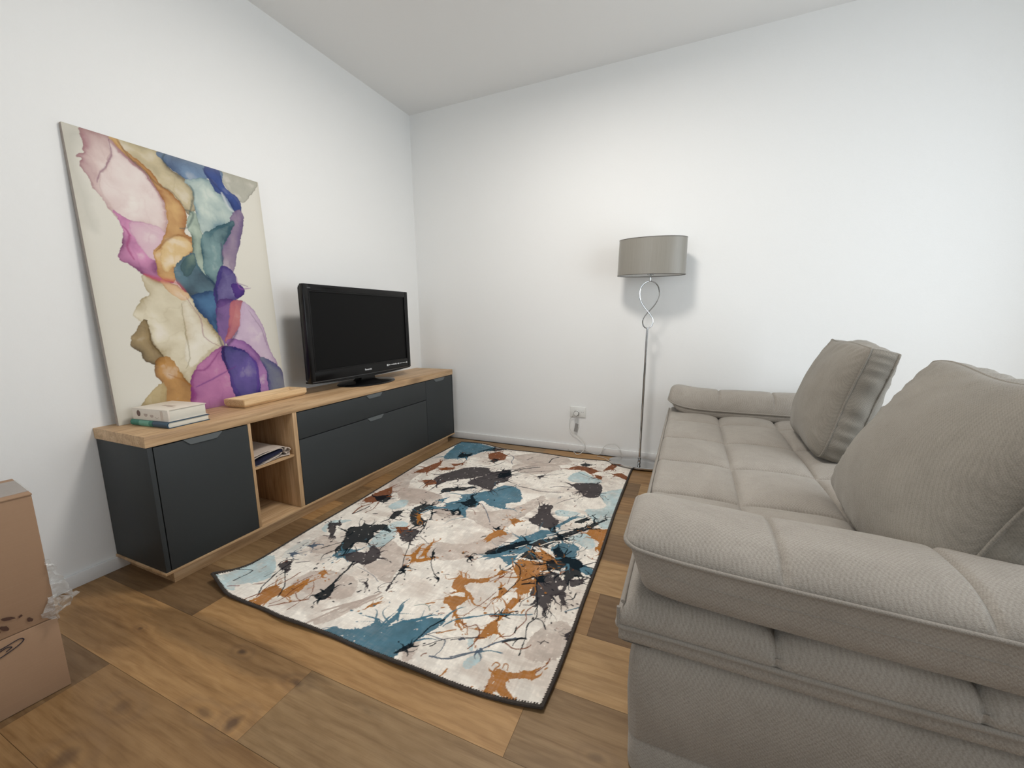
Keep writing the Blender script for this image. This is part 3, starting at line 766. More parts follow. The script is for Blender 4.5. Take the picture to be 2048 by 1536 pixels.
baseboard('baseboard_right', (XR-.0123, XR, YF, -.0123, 0, .0535))
baseboard('baseboard_front', (.0123, XR-.0123, YF, YF+.0123, 0, .0535))

# ---------------------------------------------------------------- tv cabinet
YL, YR, D, ZT = -2.149, -.0734, .357, .599
cab = tag(empty('tv_cabinet', (0, YL, 0)), 'long low anthracite and oak cabinet standing along the left wall', 'cabinet')
cab_off = Vector((0, YL, 0))
def cpart(name, dims, mat, bev=.0012, parent=None):
    d = list(dims); d[2] -= YL; d[3] -= YL
    return bx(name, d, mat, parent or cab, bev)
cpart('top_panel', (.001, D, YL, YR, .557, ZT), M_oak_y)
cpart('bottom_panel', (.002, D, YL, YR, .0535, .0645), M_oak_y)
cpart('plinth', (.014, .332, -2.113, -.144, 0, .0535), M_oak_y)
M_sidepanel = M_anth
cpart('side_panel', (.002, D-.001, YL+.004, YL+.020, .0645, .5555), M_sidepanel)
cpart('side_panel', (.002, D-.001, YR-.020, YR-.004, .0645, .5555), M_sidepanel)
cpart('divider', (.004, D-.001, -1.778, -1.7645, .0645, .557), M_oak_z)
cpart('divider', (.004, D-.001, -1.556, -1.533, .0645, .557), M_oak_z)
cpart('back_panel', (.003, .012, YL+.02, YR-.02, .0645, .557), M_oak_z)
cpart('shelf', (.012, .343, -1.7645, -1.556, .334, .346), M_oak_y)
cpart('carcass_interior', (.012, .325, YL+.0205, -1.7785, .066, .553), M_dark_gap, 0)
cpart('carcass_interior', (.012, .325, -1.5325, YR-.0205, .066, .553), M_dark_gap, 0)
def handle(parent, y0, y1, ztop, name='handle'):
    bm = bmesh.new()
    y0 -= YL; y1 -= YL
    pts = [(y0, ztop), (y0+.020, ztop-.019), (y0+.026, ztop-.0205), (y1-.026, ztop-.0205), (y1-.020, ztop-.019), (y1, ztop)]
    prism(bm, pts, D+.0005, D+.0035, 'x')
    box(bm, D-.018, D+.0035, y0, y1, ztop, ztop+.0022)
    obj(name, bm, M_handle, parent)
g = .0022
d1 = cpart('door', (D-.018, D, YL+.0225, -1.7795, .0665, .5525), M_anth, .0009); handle(d1, -2.028, -1.888, .5520)
d2 = cpart('drawer', (D-.018, D, -1.5315, -.4525, .4155, .5525), M_anth, .0009); handle(d2, -1.056, -.916, .5520)
d3 = cpart('flap_door', (D-.018, D, -1.5315, -.4525, .0665, .4115), M_anth, .0009); handle(d3, -1.058, -.916, .4112)
d4 = cpart('door', (D-.018, D, -.4485, YR-.0225, .0665, .5525), M_anth, .0009); handle(d4, -.345, -.200, .5520)

# ---------------------------------------------------------------- television
tv = tag(empty('television', (.19, -.876, ZT)), 'black flat screen television standing on the low cabinet by the corner', 'television')
X0, YA, YB, Z0, Z1 = .032, -.441, .441, .060, .603      # local: front face x, left/right, bottom/top
bm = bmesh.new()
fw, fb = .034, .062
for d in ((X0-.028, X0, YA, YA+fw, Z0, Z1), (X0-.028, X0, YB-fw, YB, Z0, Z1), (X0-.028, X0, YA+fw-.004, YB-fw+.004, Z1-.036, Z1), (X0-.028, X0, YA+fw-.004, YB-fw+.004, Z0, Z0+fb)):
    box(bm, *d, bev=.004, seg=3)
obj('bezel', bm, M_blackgloss, tv)
bm = bmesh.new()   # slim raised inner edge round the panel
for d in ((X0-.006, X0+.0008, YA+fw-.001, YA+fw+.004, Z0+fb-.003, Z1-.033), (X0-.006, X0+.0008, YB-fw-.004, YB-fw+.001, Z0+fb-.003, Z1-.033), (X0-.006, X0+.0008, YA+fw, YB-fw, Z1-.040, Z1-.035), (X0-.006, X0+.0008, YA+fw, YB-fw, Z0+fb-.001, Z0+fb+.004)):
    box(bm, *d, bev=.001)
obj('inner_rim', bm, M_blackmat, tv)
bx('screen', (X0-.012, X0-.006, YA+fw-.003, YB-fw+.003, Z0+fb-.005, Z1-.034), M_screen, tv)
bm = bmesh.new()   # lower lip, bowed downwards in the middle
N = 28; top = []; bot = []
for i in range(N+1):
    u = -1+2*i/N; yy = u*.435; top.append((yy, Z0+.006)); bot.append((yy, Z0-.004-.013*(1-u*u)))
prism(bm, top+bot[::-1], X0-.050, X0-.004, 'x'); obj('lower_housing', bm, M_blackgloss, tv)
bm = bmesh.new(); tube(bm, [(X0-.0015, -.432+.864*i/N, Z0+.0045-.003*(1-(-1+2*i/N)**2)) for i in range(N+1)], .0026, 8); obj('lip_highlight', bm, M_bezelline, tv)  # ridge of the lower lip, its highlight painted as lighter grey
bm = bmesh.new()   # back housing
vs = []
for (xx, my, mz0, mz1) in ((X0-.024, .436, Z0+.002, Z1-.002), (X0-.050, .434, Z0+.006, Z1-.006), (X0-.080, .40, Z0+.03, Z1-.05), (X0-.100, .30, Z0+.05, Z1-.14)):
    vs.append([bm.verts.new((xx, s*my, z)) for s, z in ((-1, mz0), (1, mz0), (1, mz1), (-1, mz1))])
for a, b in zip(vs, vs[1:]):
    for k in range(4): bm.faces.new((a[k], a[(k+1) % 4], b[(k+1) % 4], b[k]))
bm.faces.new(vs[-1]); bm.faces.new(vs[0][::-1]); bmesh.ops.recalc_face_normals(bm, faces=bm.faces)
bmesh.ops.bevel(bm, geom=list(bm.edges), offset=.006, segments=2, affect='EDGES')
obj('back_housing', bm, M_blackmat, tv)
bm = bmesh.new(); lathe(bm, [(1.0, 0), (1.0, .004), (.97, .009), (.80, .013), (.45, .018), (.30, .026)], 0.0, 0.016, 64, .150, .210); obj('stand_base', bm, M_blackgloss, tv)
bm = bmesh.new()
prism(bm, [(-.085, .012), (.085, .012), (.062, .030), (.055, .075), (-.055, .075), (-.062, .030)], -.045, .012, 'x')
bmesh.ops.translate(bm, verts=bm.verts, vec=(0, .016, 0)); obj('stand_neck', bm, M_blackgloss, tv)
def text(name, body, size, mat, parent, loc, rot, depth=.0003, bold=0.0):
    cu = bpy.data.curves.new(name, 'FONT'); cu.body = body; cu.size = size; cu.extrude = depth; cu.align_x = 'CENTER'; cu.align_y = 'CENTER'; cu.offset = bold
    tmp = bpy.data.objects.new(name, cu); C.objects.link(tmp)
    dg = bpy.context.evaluated_depsgraph_get(); me = bpy.data.meshes.new_from_object(tmp.evaluated_get(dg))
    bpy.data.objects.remove(tmp); me.name = name
    o = link(name, me, mat, parent); o.location = loc; o.rotation_euler = rot
    return o
R90 = (math.pi/2, 0, math.pi/2)
bez = [o for o in tv.children if o.name.startswith('bezel')][0]
text('maker_lettering', 'Panasonic', .0155, M_print, bez, (X0+.0004, .0, Z0+.030), R90, bold=.0006)
text('series_lettering', 'VIERA', .0085, M_print_dim, bez, (X0+.0004, YA+.036, Z1-.021), R90)
bm = bmesh.new()   # row of small printed feature symbols
R = random.Random(3); y = .178
for i, (wd, ht) in enumerate(((.017, .013), (.010, .007), (.008, .005), (.012, .006), (.018, .008), (.012, .010), (.004, .004), (.015, .008), (.03, .0035), (.038, .0035), (.012, .009))):
    box(bm, X0, X0+.0005, y, y+wd, Z0+.037-ht/2, Z0+.037+ht/2); y += wd+.0045
obj('feature_symbols', bm, M_print, bez)
bm = bmesh.new(); box(bm, .085, .0854, -.02, .02, .0121, .0126); obj('base_lettering', bm, M_print_dim, [o for o in tv.children if o.name.startswith('stand_base')][0])

# ---------------------------------------------------------------- leaning canvas
BLp = Vector((.0594, -2.0925, ZT+.0006)); Hc = 1.1226; Wc = .7355; lean = math.atan2(.0444, 1.1217)
cv = tag(empty('canvas_picture', BLp, (0, -lean, 0)), 'large unframed canvas of flowing pastel ink washes leaning on the wall', 'picture')
def canvas_print():
    nx, ny = 369, 562
    u = np.linspace(0, Wc*1000, nx); v = np.linspace(0, Hc*1000, ny); U, V = np.meshgrid(u, v)
    base = lin((217, 213, 202)); col = np.ones((ny, nx, 3))*base
    f = fbm(U, V, 260, 5, 3)[..., None]; col = col*(1-.08*f)+lin((196, 200, 186))*.08*f
    wx = (fbm(U, V, 46, 11, 4)-.5)*26+(fbm(U, V, 9, 15, 2)-.5)*10; wy = (fbm(U, V, 46, 21, 4)-.5)*26+(fbm(U, V, 9, 25, 2)-.5)*10
    for k, (fill, edge, ew, pts) in enumerate(ART_WASHES):
        P = cat2(pts, 4); m = 16
        x0, x1, y0, y1 = P[:, 0].min()-m, P[:, 0].max()+m, P[:, 1].min()-m, P[:, 1].max()+m
        i0, i1 = np.searchsorted(u, x0), np.searchsorted(u, x1); j0, j1 = np.searchsorted(v, y0), np.searchsorted(v, y1)
        if i1-i0 < 2 or j1-j0 < 2: continue
        sl = (slice(j0, j1), slice(i0, i1)); X = U[sl]+wx[sl]*.6; Y = V[sl]+wy[sl]*.6
        ins = inside(X, Y, P)
        d, par = segdist(X, Y, P)
        sd = np.where(ins, d, -d)
        fill, edge = lin(fill), lin(edge)
        g = fill.mean(); fill = fill*.88+g*.12; edge = edge*.9+edge.mean()*.1
        streak = fbm(X+Y*.3, Y, 34, 31+k, 5)
        dd = np.maximum(sd, 0)
        dk = np.exp(-dd/np.maximum(ew*(.8+4.6*fbm(X, Y, 70, 51+k, 2)**1.5), .5))
        side = .15+.85*np.clip((fbm(X, Y, 120, 71+k, 2)-.36)*3.5, 0, 1)
        fold = np.clip(1-np.abs(fbm(X*1.2, Y, 75, 91+k, 3)-.5)*16, 0, 1)*.13
        pool = np.clip((fbm(X, Y, 95, 111+k, 3)-.50)*2.6, -.8, .8)
        if ew == 0: a = ins*np.clip(d/60, 0, 1)*.7; dk = dk*0
        else:
            dk = np.clip(dk*side*1.1+(streak-.5)*.34+fold+pool*.36, -.35, 1.0)
            a = np.clip((sd+4.5)/2.0, 0, 1)*.95
        light = fill+(lin((232, 226, 218))-fill)*min(.8, .12+1.1*fill.mean())
        neg = np.clip(-dk, 0, 1)[..., None]/.35; pos = np.clip(dk, 0, 1)[..., None]
        cc = fill*(1-neg)+light*neg; cc = cc*(1-pos)+edge*pos
        rim = np.exp(-((sd+1.5)/2.0)**2)*.62*(ew > 0)*(.3+.7*side)
        cc = cc*(1-rim[..., None])+edge*.7*rim[..., None]
        col[sl] = col[sl]*(1-a[..., None])+cc*a[..., None]
    for k, (c, wd, pts) in enumerate(ART_STROKES):
        P = cat2(pts, 6, False); d, par = segdist(U+wx*.35, V+wy*.35, P, False)
        a = np.exp(-(d/(wd*.8*(.5+np.sin(np.pi*par))+.6))**2)*.62
        col = col*(1-a[..., None])+lin(c)*a[..., None]
    # print tinted darker tan towards its edges
    e = np.minimum(np.minimum(U, Wc*1000-U), np.minimum(V, Hc*1000-V)); a = np.exp(-e/16)*.22
    col = col*(1-a[..., None])+lin((150, 140, 112))*a[..., None]
    verts = np.stack([np.zeros(U.shape), U/1000, V/1000], -1)
    return attr_mesh('printed_face', nx, ny, verts.reshape(-1, 3), col.reshape(-1, 3))
M_art = print_mat('ink_print_canvas', .6, 1.06, (900, 900, 900))
o = link('printed_face', canvas_print(), M_art, cv); tag(o, 'flowing pink, ochre, teal and violet ink print')
M_edge = plain('canvas_edge', (.36, .31, .27), .8)
bm = bmesh.new(); box(bm, -.019, -.0006, 0, Wc, 0, Hc, .0015); obj('stretcher_frame', bm, M_edge, cv)
# ---------------------------------------------------------------- books and tray
M_page = plain('book_pages', (.72, .69, .60), .7); M_cream = plain('cream_cover', (.74, .67, .58), .5); M_pinkish = plain('pale_taupe_print', (.45, .36, .31), .5)
M_green = plain('teal_green_cover', (.012, .17, .12), .35); M_bluec = plain('petrol_blue_cover', (.012, .055, .10), .35); M_greenpale = plain('pale_green_print', (.12, .33, .24), .4)
M_brownprint = plain('brown_print', (.12, .065, .05), .5)
def book(name, loc, rz, w, h, t, mc, label, soft=False):
    """spine lies along local x at y=0, pages fore edge at y=h"""
    b = tag(empty(name, loc, (0, 0, rz)), label, 'book', 'books stacked on the cabinet')
    bx('pages', (.003, w-.003, .004, h-.004, .0022, t-.0022), M_page, b, .0008)
    bm = bmesh.new()
    c = .0022
    box(bm, 0, w, .006, h, 0, c, .0006); box(bm, 0, w, .006, h, t-c, t, .0006)
    if soft: box(bm, 0, w, 0, .0072, 0, t, .001)
    else:
        n = 8; out = [(.0075-.0075*math.sin(math.pi*i/n) - .001, t/2-(t/2)*math.cos(math.pi*i/n)) for i in range(n+1)]
        inn = [(.0085-.0060*math.sin(math.pi*i/n), t/2-(t/2-c)*math.cos(math.pi*i/n)) for i in range(n+1)]
        prism(bm, out+inn[::-1], 0, w, 'x')
    obj('cover', bm, mc, b); return b
rz = math.radians(4.0)
bk1 = book('book', (.090, -2.066, ZT+.0006), rz, .222, .158, .0235, M_bluec, 'thin teal and navy hardback lying under the cream book on the cabinet')
cvr = [o for o in bk1.children if o.name.startswith('cover')][0]
bm = bmesh.new(); n = 8; t_ = .0235
out = [(.0073-.0078*math.sin(math.pi*i/n)-.001, t_/2-(t_/2+.0003)*math.cos(math.pi*i/n)) for i in range(n+1)]
prism(bm, out+[(p[0]+.0006, p[1]) for p in out[::-1]], -.0003, .132, 'x'); obj('spine_colour_block', bm, M_green, cvr)
bm = bmesh.new(); out2 = [(p[0]-.0005, p[1]) for p in out[1:-1]]
prism(bm, out2+[(p[0]+.0006, p[1]) for p in out2[::-1]], .052, .112, 'x'); obj('spine_panel', bm, M_greenpale, cvr)
bk2 = book('book', (.098, -2.060, ZT+.0244), rz+math.radians(1.5), .205, .148, .046, M_cream, 'thick cream paperback lying on top of the teal hardback', True)
cv2 = [o for o in bk2.children if o.name.startswith('cover')][0]
def disc(bm, cx, cz, r, sx=1, y=-.0004, seg=20, half=False):
    vs = [bm.verts.new((cx+r*sx*math.cos(2*math.pi*k/seg), y, cz+min(r*math.sin(2*math.pi*k/seg), (r*.2 if half else r)))) for k in range(seg)]
    bm.faces.new(vs)
bm = bmesh.new(); disc(bm, .037, .026, .0125, .85); obj('round_spine_picture', bm, M_brownprint, cv2)
bm = bmesh.new(); disc(bm, .078, .024, .010, 1.1, half=True); disc(bm, .112, .021, .009, 1.1, half=True); obj('spine_print', bm, M_pinkish, cv2)
bm = bmesh.new(); tube(bm, [(.132+.018*i/8, -.0004, .015-.004*math.sin(math.pi*i/8)) for i in range(9)], .0007, 6); obj('spine_flourish', bm, M_pinkish, cv2)
bm = bmesh.new(); box(bm, .163, .176, -.0006, 0, .004, .042); obj('spine_band', bm, plain('faded_band', (.60, .50, .42), .5), cv2)
bm = bmesh.new(); box(bm, .075, .140, .060, .074, .046, .0464); box(bm, .12, .165, .05, .056, .046, .0464); obj('cover_print', bm, M_pinkish, cv2)

tr = tag(empty('wooden_tray', (.2290, -1.700, ZT+.0006), (0, 0, math.radians(5.5))), 'narrow pale wooden tray on the cabinet in front of the canvas', 'tray')
bm = bmesh.new()   # local: y along length, x negative across
def rr(x0, x1, y0, y1, z): return [bm.verts.new(p) for p in ((x0, y0, z), (x1, y0, z), (x1, y1, z), (x0, y1, z))]
L_ = .375; Wt = .130
A = rr(-Wt+.014, -.012, .010, L_-.010, 0); B = rr(-Wt, 0, 0, L_, .014); C1 = rr(-Wt, 0, 0, L_, .040)
D1 = rr(-Wt+.012, -.012, .012, L_-.012, .040); E1 = rr(-Wt+.030, -.030, .030, L_-.030, .016)
for a, b in ((A, B), (B, C1), (C1, D1), (D1, E1)):
    for k in range(4): bm.faces.new((a[k], a[(k+1) % 4], b[(k+1) % 4], b[k]))
bm.faces.new(A[::-1]); bm.faces.new(E1); bmesh.ops.recalc_face_normals(bm, faces=bm.faces)
bmesh.ops.bevel(bm, geom=list(bm.edges), offset=.0022, segments=2, affect='EDGES')
obj('tray_body', bm, M_tray, tr)
M_ring = plain('end_grain_rings', (.36, .21, .10), .6)
bm = bmesh.new()
for r_ in (.012, .020, .028, .036):
    P = [(-.065+r_*1.35*math.cos(a), -.0002, .012+r_*.75*math.sin(a)) for a in [math.pi*(.08+.84*i/16) for i in range(17)]]
    tube(bm, P, .0004, 5)
obj('end_grain', bm, M_ring, tr)

# ---------------------------------------------------------------- rolled cloth in the niche
M_cloth = NT('beige_cotton'); vv = M_cloth.coord(); M_cloth.base(M_cloth.mix((.52, .44, .38), (.62, .54, .47), M_cloth.noise(vv, 40, 3))); M_cloth.bump(M_cloth.noise(vv, 900, 2), .3, .001); M_cloth.set(Roughness=.9); M_cloth = M_cloth.m
M_navycloth = plain('navy_cotton', (.004, .006, .032), .85)
rc = tag(empty('rolled_cloth', (.17, -1.66, .3465)), 'folded beige cloth with a navy stripe, curled at one end, in the cabinet niche', 'cloth')
def sheet(bm, prof, x0, x1, th, wob=0.0):
    P = [Vector((0, a, b)) for a, b in prof]; P = catmull(P, 5); N = len(P)
    nor = []
    for i in range(N):
        t = (P[min(i+1, N-1)]-P[max(i-1, 0)]); nor.append(Vector((0, -t.z, t.y)).normalized())
    M = 8; rows = []
    for j in range(M+1):
        x = x0+(x1-x0)*j/M; rows.append(([], []))
        for i in range(N):
            q = P[i]+Vector((x+.006*math.sin(i*.35+wob), 0, .0015*math.sin(j*1.3+i*.5+wob)))
            rows[-1][0].append(bm.verts.new(q+nor[i]*th/2)); rows[-1][1].append(bm.verts.new(q-nor[i]*th/2))
    for j in range(M):
        for i in range(N-1):
            for s in (0, 1):
                f = (rows[j][s][i], rows[j+1][s][i], rows[j+1][s][i+1], rows[j][s][i+1]); bm.faces.new(f if s else f[::-1])
    for j in (0, M):
        for i in range(N-1): bm.faces.new((rows[j][0][i], rows[j][0][i+1], rows[j][1][i+1], rows[j][1][i]))
    for i in (0, N-1):
        for j in range(M): bm.faces.new((rows[j][0][i], rows[j][1][i], rows[j+1][1][i], rows[j+1][0][i]))
    bmesh.ops.recalc_face_normals(bm, faces=bm.faces)
bm = bmesh.new()
sp = [(.072+.020*(1-k/22)*math.cos(-1.6+k*.5), .026+.021*(1-k/22)*math.sin(-1.6+k*.5)) for k in range(16)]
sheet(bm, [(-.095, .004), (-.05, .004), (.0, .005), (.04, .008)]+sp, -.13, .166, .0035)
sheet(bm, [(-.097, .048), (-.06, .050), (-.01, .052), (.03, .054), (.058, .050), (.069, .040), (.066, .030)], -.13, .160, .0035, 1.0)
sheet(bm, [(-.097, .036), (-.06, .040), (-.01, .047), (.03, .050), (.050, .044), (.052, .030), (.04, .020), (-.02, .012), (-.09, .007)], -.13, .163, .0032, 2.0)
obj('cloth_layers', bm, M_cloth, rc, 60)
bm = bmesh.new(); sheet(bm, [(-.097, .014), (-.06, .019), (-.01, .027), (.03, .036), (.040, .037)], -.12, .1715, .0125, .5); obj('navy_stripe', bm, M_navycloth, rc, 60)

# ---------------------------------------------------------------- rug
def rug():
    nx, ny = 560, 800
    s = np.linspace(0, 1, nx); t = np.linspace(0, 1, ny); S, T = np.meshgrid(s, t)
    far = np.interp(s, [0, .17, .29, .53, .68, .86, .93, 1], [-.137, -.130, -.163, -.168, -.173, -.151, -.175, -.223])
    near = np.interp(s, [0, .1, .24, .32, .49, .66, .8, .88, .95, 1], [-2.052, -2.088, -2.084, -2.094, -2.083, -2.09, -2.086, -2.080, -2.070, -2.056])
    def sm(a, n=25):
        k = np.ones(n)/n; return np.convolve(np.pad(a, n//2, mode='edge'), k, 'valid')[:len(a)]
    far, near = sm(far), sm(near)
    xl = sm(np.interp(t, [0, .05, .09, .22, .4, .52, .74, .97, 1], [.472, .496, .502, .484, .473, .459, .430, .443, .462]), 41)
    xr = sm(np.interp(t, [0, .05, .13, .24, .4, .62, .96, 1], [1.826, 1.832, 1.833, 1.828, 1.828, 1.818, 1.818, 1.822]), 41)
    X = xl[:, None]+(xr-xl)[:, None]*S; Y = near[None, :]+(far-near)[None, :]*T
    # gentle waves and the lifted near left corner
    Z = .0072+np.zeros(X.shape)
    dl = np.hypot((X-.46)*1.0, (Y+2.06)*1.0); lift = np.clip(1-dl/.16, 0, 1)**2*.034; Z += lift
    edge_n = np.exp(-(Y+2.09)/.05); Z += edge_n*.004*(1+np.sin(X*14+.5))
    edge_f = np.exp(-(-.13-Y)/.06); Z += edge_f*.006*(1+np.sin(X*11+1.2))*np.clip((1.70-X)/.2, 0, 1)
    edge_r = np.exp(-(1.83-X)/.03); Z += edge_r*.0025*(1+np.sin(Y*9))*np.clip((-.35-Y)/.2, 0, 1)
    X = X-lift*.25
    U = (X-.45)*1000; V = (Y+2.10)*1000
    cream = lin((231, 225, 215)); beige = lin((186, 171, 160)); grey = lin((196, 190, 182))
    a = np.clip((fbm(U, V*1.6, 130, 3, 4)-.47)*5, 0, 1); c = cream*(1-a[..., None]*.55)+beige*a[..., None]*.55
    a = np.clip((fbm(U*1.4+V*.5, V, 55, 8, 4)-.52)*7, 0, 1)*.45; c = c*(1-a[..., None])+grey*a[..., None]
    wx = (fbm(U, V, 50, 41, 4)-.5)*26+(fbm(U, V, 13, 44, 2)-.5)*13; wy = (fbm(U, V, 50, 47, 4)-.5)*26+(fbm(U, V, 13, 49, 2)-.5)*13
    jx = (fbm(U, V, 5.5, 61, 2)-.5)*11; jy = (fbm(U, V, 5.5, 67, 2)-.5)*11
    spl = fbm(U, V, 7, 90, 2)
    gx = U[0]; 
    for k, (colr, pts) in enumerate(RUG_PATCHES):
        P = cat2(pts, 4); x0, x1, y0, y1 = P[:, 0].min()-30, P[:, 0].max()+30, P[:, 1].min()-30, P[:, 1].max()+30
        idx = np.nonzero((U > x0) & (U < x1) & (V > y0) & (V < y1))
        if len(idx[0]) == 0: continue
        size = min(x1-x0, y1-y0)-60; wa = min(.85, .18+size/220)
        x = U[idx]+wx[idx]*wa*.8+jx[idx]*.7; y = V[idx]+wy[idx]*wa*.8+jy[idx]*.7
        ins = inside(x, y, P)
        soft = sum(colr) > 430 and colr[2] < 200
        q = lin(colr)*(1+(fbm(x, y, 40, 60+k, 3)[:, None]-.5)*.55)
        al = ins*(.78 if soft else .96)
        if sum(colr) > 430: al = al*(1-.35*np.clip((fbm(x, y, 28, 77+k, 3)-.5)*4, 0, 1))
        # pinholes and frayed flecks of ground showing through
        al = al*(1-.8*((fbm(x, y, 11, 99+k, 2) > .86)))
        c[idx] = c[idx]*(1-al[:, None])+q*al[:, None]
    # thin drips and flecks thrown out of the big dark and ochre splashes
    R = random.Random(12); extra = []
    for colr, pts in RUG_PATCHES:
        if sum(colr) > 330: continue
        P = np.array(pts, float); cen = P.mean(0); ext = np.ptp(P, 0); n = int(4+min(ext.max(), 300)/14)
        for q in range(n):
            p = P[R.randrange(len(P))]; dvec = p-cen; L = np.hypot(*dvec)+1e-6; dvec = dvec/L
            an = R.gauss(0, .5); dvec = np.array((dvec[0]*math.cos(an)-dvec[1]*math.sin(an), dvec[0]*math.sin(an)+dvec[1]*math.cos(an)))
            ln = R.uniform(12, 55)*(.5+ext.max()/250); side = np.array((-dvec[1], dvec[0]))*R.gauss(0, .22)*ln
            extra.append((colr, -R.choice((3, 4, 6, 9)), [tuple(p-dvec*10), tuple(p+dvec*ln*.5+side), tuple(p+dvec*ln)]))
            if R.random() < .5:
                e = p+dvec*(ln+R.uniform(6, 18)); extra.append((colr, R.uniform(3, 7), [tuple(e), tuple(e+dvec*R.uniform(2, 7))]))
    for colr, pts in RUG_PATCHES:
        if sum(colr) > 430 and colr[2] > 150: continue
        P = np.array(pts, float); cen = P.mean(0); ext = np.ptp(P, 0).max()
        for q in range(R.randrange(2, 6)):
            p = cen+np.array((R.gauss(0, 1), R.gauss(0, 1)))*(ext*.45+22); an = R.gauss(.9, .5); ln = R.uniform(4, 26)
            dv = np.array((math.cos(an), math.sin(an)))*ln
            extra.append((R.choice((colr, colr, (30, 36, 40), (118, 66, 34), (160, 150, 142))), R.choice((2, 3, 4, 6)), [tuple(p), tuple(p+dv*.5+np.array((R.gauss(0, 3), R.gauss(0, 3)))), tuple(p+dv)]))
    for k, (colr, wd, pts) in enumerate(extra+RUG_STROKES):
        P = cat2(pts, 5, False); x0, x1, y0, y1 = P[:, 0].min()-20, P[:, 0].max()+20, P[:, 1].min()-20, P[:, 1].max()+20
        idx = np.nonzero((U > x0) & (U < x1) & (V > y0) & (V < y1))
        if len(idx[0]) == 0: continue
        x = U[idx]+wx[idx]*.3; y = V[idx]+wy[idx]*.3; d, par = segdist(x, y, P, False)
        r = abs(wd)*.50*(.55+.9*fbm(x, y, 26, 130+k, 2))*(np.clip(1.25-1.15*par, .12, 1) if wd < 0 else 1)
        al = np.clip((r-d)/1.2+.5, 0, 1)*.95
        c[idx] = c[idx]*(1-al[:, None])+lin(colr)*al[:, None]
    # woven look: fine cross hatched fading of the print
    hx = vnoise(U/3.2, V/34, 5); hy = vnoise(U/34, V/3.2, 6); f = np.clip((hx*.5+hy*.5-.40)*3.2, 0, 1)[..., None]
    patchy = np.clip((fbm(U, V, 90, 140, 3)-.34)*3.2, 0, 1)[..., None]; lumi = c.mean(-1, keepdims=True); k_ = np.clip((lumi-.08)*4, 0, 1)
    c = c*(1-.34*f*patchy*k_)+beige*.34*f*patchy*k_
    f2 = np.clip((vnoise(U/4.0, V/20, 15)*.5+vnoise(U/20, V/4.0, 16)*.5-.55)*5, 0, 1)[..., None]; c = c*(1+.16*f2*(1-patchy*.5)*np.clip(lumi*3, 0, 1))
    # bound edge with whip stitches
    ex = np.minimum(U-((xl[:, None]-.45)*1000), ((xr[:, None]-.45)*1000)-U); ey = np.minimum(V-((near[None, :]+2.10)*1000), ((far[None, :]+2.10)*1000)-V)
    e = np.minimum(ex, ey); along = np.where(ex < ey, V, U)
    dark = lin((52, 45, 40)); m = (e < 5) | ((e < 9.5) & ((along/8.0) % 1 < .5))
    c[m] = dark*(.9+.2*spl[m][:, None])
    verts = np.stack([X, Y, Z], -1)
    me = attr_mesh('pile', nx, ny, verts.reshape(-1, 3), c.reshape(-1, 3))
    root = tag(empty('area_rug', (0, 0, 0)), 'rectangular rug with splattered paint pattern lying on the wooden floor', 'rug')
    o = link('pile', me, print_mat('printed_rug', .92, 1.12, (220, 1400, 220), .0), root)
    tag(o, 'cream ground with teal, ochre and black paint splashes')
    # binding tube round the edge
    ring = [verts[0, i] for i in range(0, nx, 6)]+[verts[j, -1] for j in range(0, ny, 6)]+[verts[-1, i] for i in range(nx-1, 0, -6)]+[verts[j, 0] for j in range(ny-1, 0, -6)]
    bm = bmesh.new(); tube(bm, [Vector(p)-Vector((0, 0, .0022)) for p in ring], .0056, 8, True, .85)
    mb = NT('dark_brown_binding'); vv = mb.coord(); mb.base(mb.mix((.022, .017, .014), (.060, .048, .040), mb.noise(vv, 160, 2))); mb.bump(mb.noise(vv, 240, 2), .6, .002); mb.set(Roughness=.85)
    tag(obj('binding', bm, mb.m, root), 'dark brown stitched binding')
    nb = np.stack([X[::16, ::16], Y[::16, ::16], np.maximum(Z[::16, ::16]-.0065, .0005)], -1)
    bk = attr_mesh('backing', nb.shape[1], nb.shape[0], nb.reshape(-1, 3), np.full((nb.shape[0]*nb.shape[1], 3), .1))
    link('backing', bk, plain('rug_backing', (.10, .09, .08), .9), root)
rug()

# ---------------------------------------------------------------- floor lamp with its cord
lp = tag(empty('floor_lamp', (1.853, -.150, .0), (0, math.radians(1.25), 0)), 'chrome floor lamp with an oval taupe shade standing between rug and sofa', 'floor lamp')
def E2(a, b, n=64): return [(a*math.cos(2*math.pi*k/n), b*math.sin(2*math.pi*k/n)) for k in range(n)]
bm = bmesh.new(); lathe(bm, [(1.0, .013), (1.0, .017), (.995, .0225), (.97, .0245), (.3, .0265), (.05, .027)], 0, 0, 72, .200, .100); obj('base', bm, M_chrome, lp)
bm = bmesh.new(); lathe(bm, [(.012, .026), (.0095, .034), (.0095, .050), (.0115, .052), (.0115, .060), (.0075, .063), (.0070, .93)], 0, 0, 20); obj('pole', bm, M_chrome, lp)
bm = bmesh.new()
h = [(0, .928), (.020, .937), (.031, .962), (.027, .992), (.008, 1.022), (-.012, 1.045), (-.038, 1.080), (-.057, 1.125), (-.056, 1.172), (-.034, 1.208), (0, 1.221)]
Pp = [(x, -.003, z) for x, z in h]+[(-x, .003, z) for x, z in h[1:-1][::-1]]
tube(bm, catmull(Pp, 7, True), 0.0040, 10, True); obj('figure_eight_loop', bm, M_chrome, lp)
bm = bmesh.new(); lathe(bm, [(.0062, 1.218), (.0062, 1.262), (.014, 1.264), (.014, 1.272), (.018, 1.275), (.018, 1.335), (.010, 1.338)], 0, 0, 20); obj('lamp_holder', bm, M_chrome, lp)
bm = bmesh.new()
zb, zt = 1.258, 1.474; n = 96
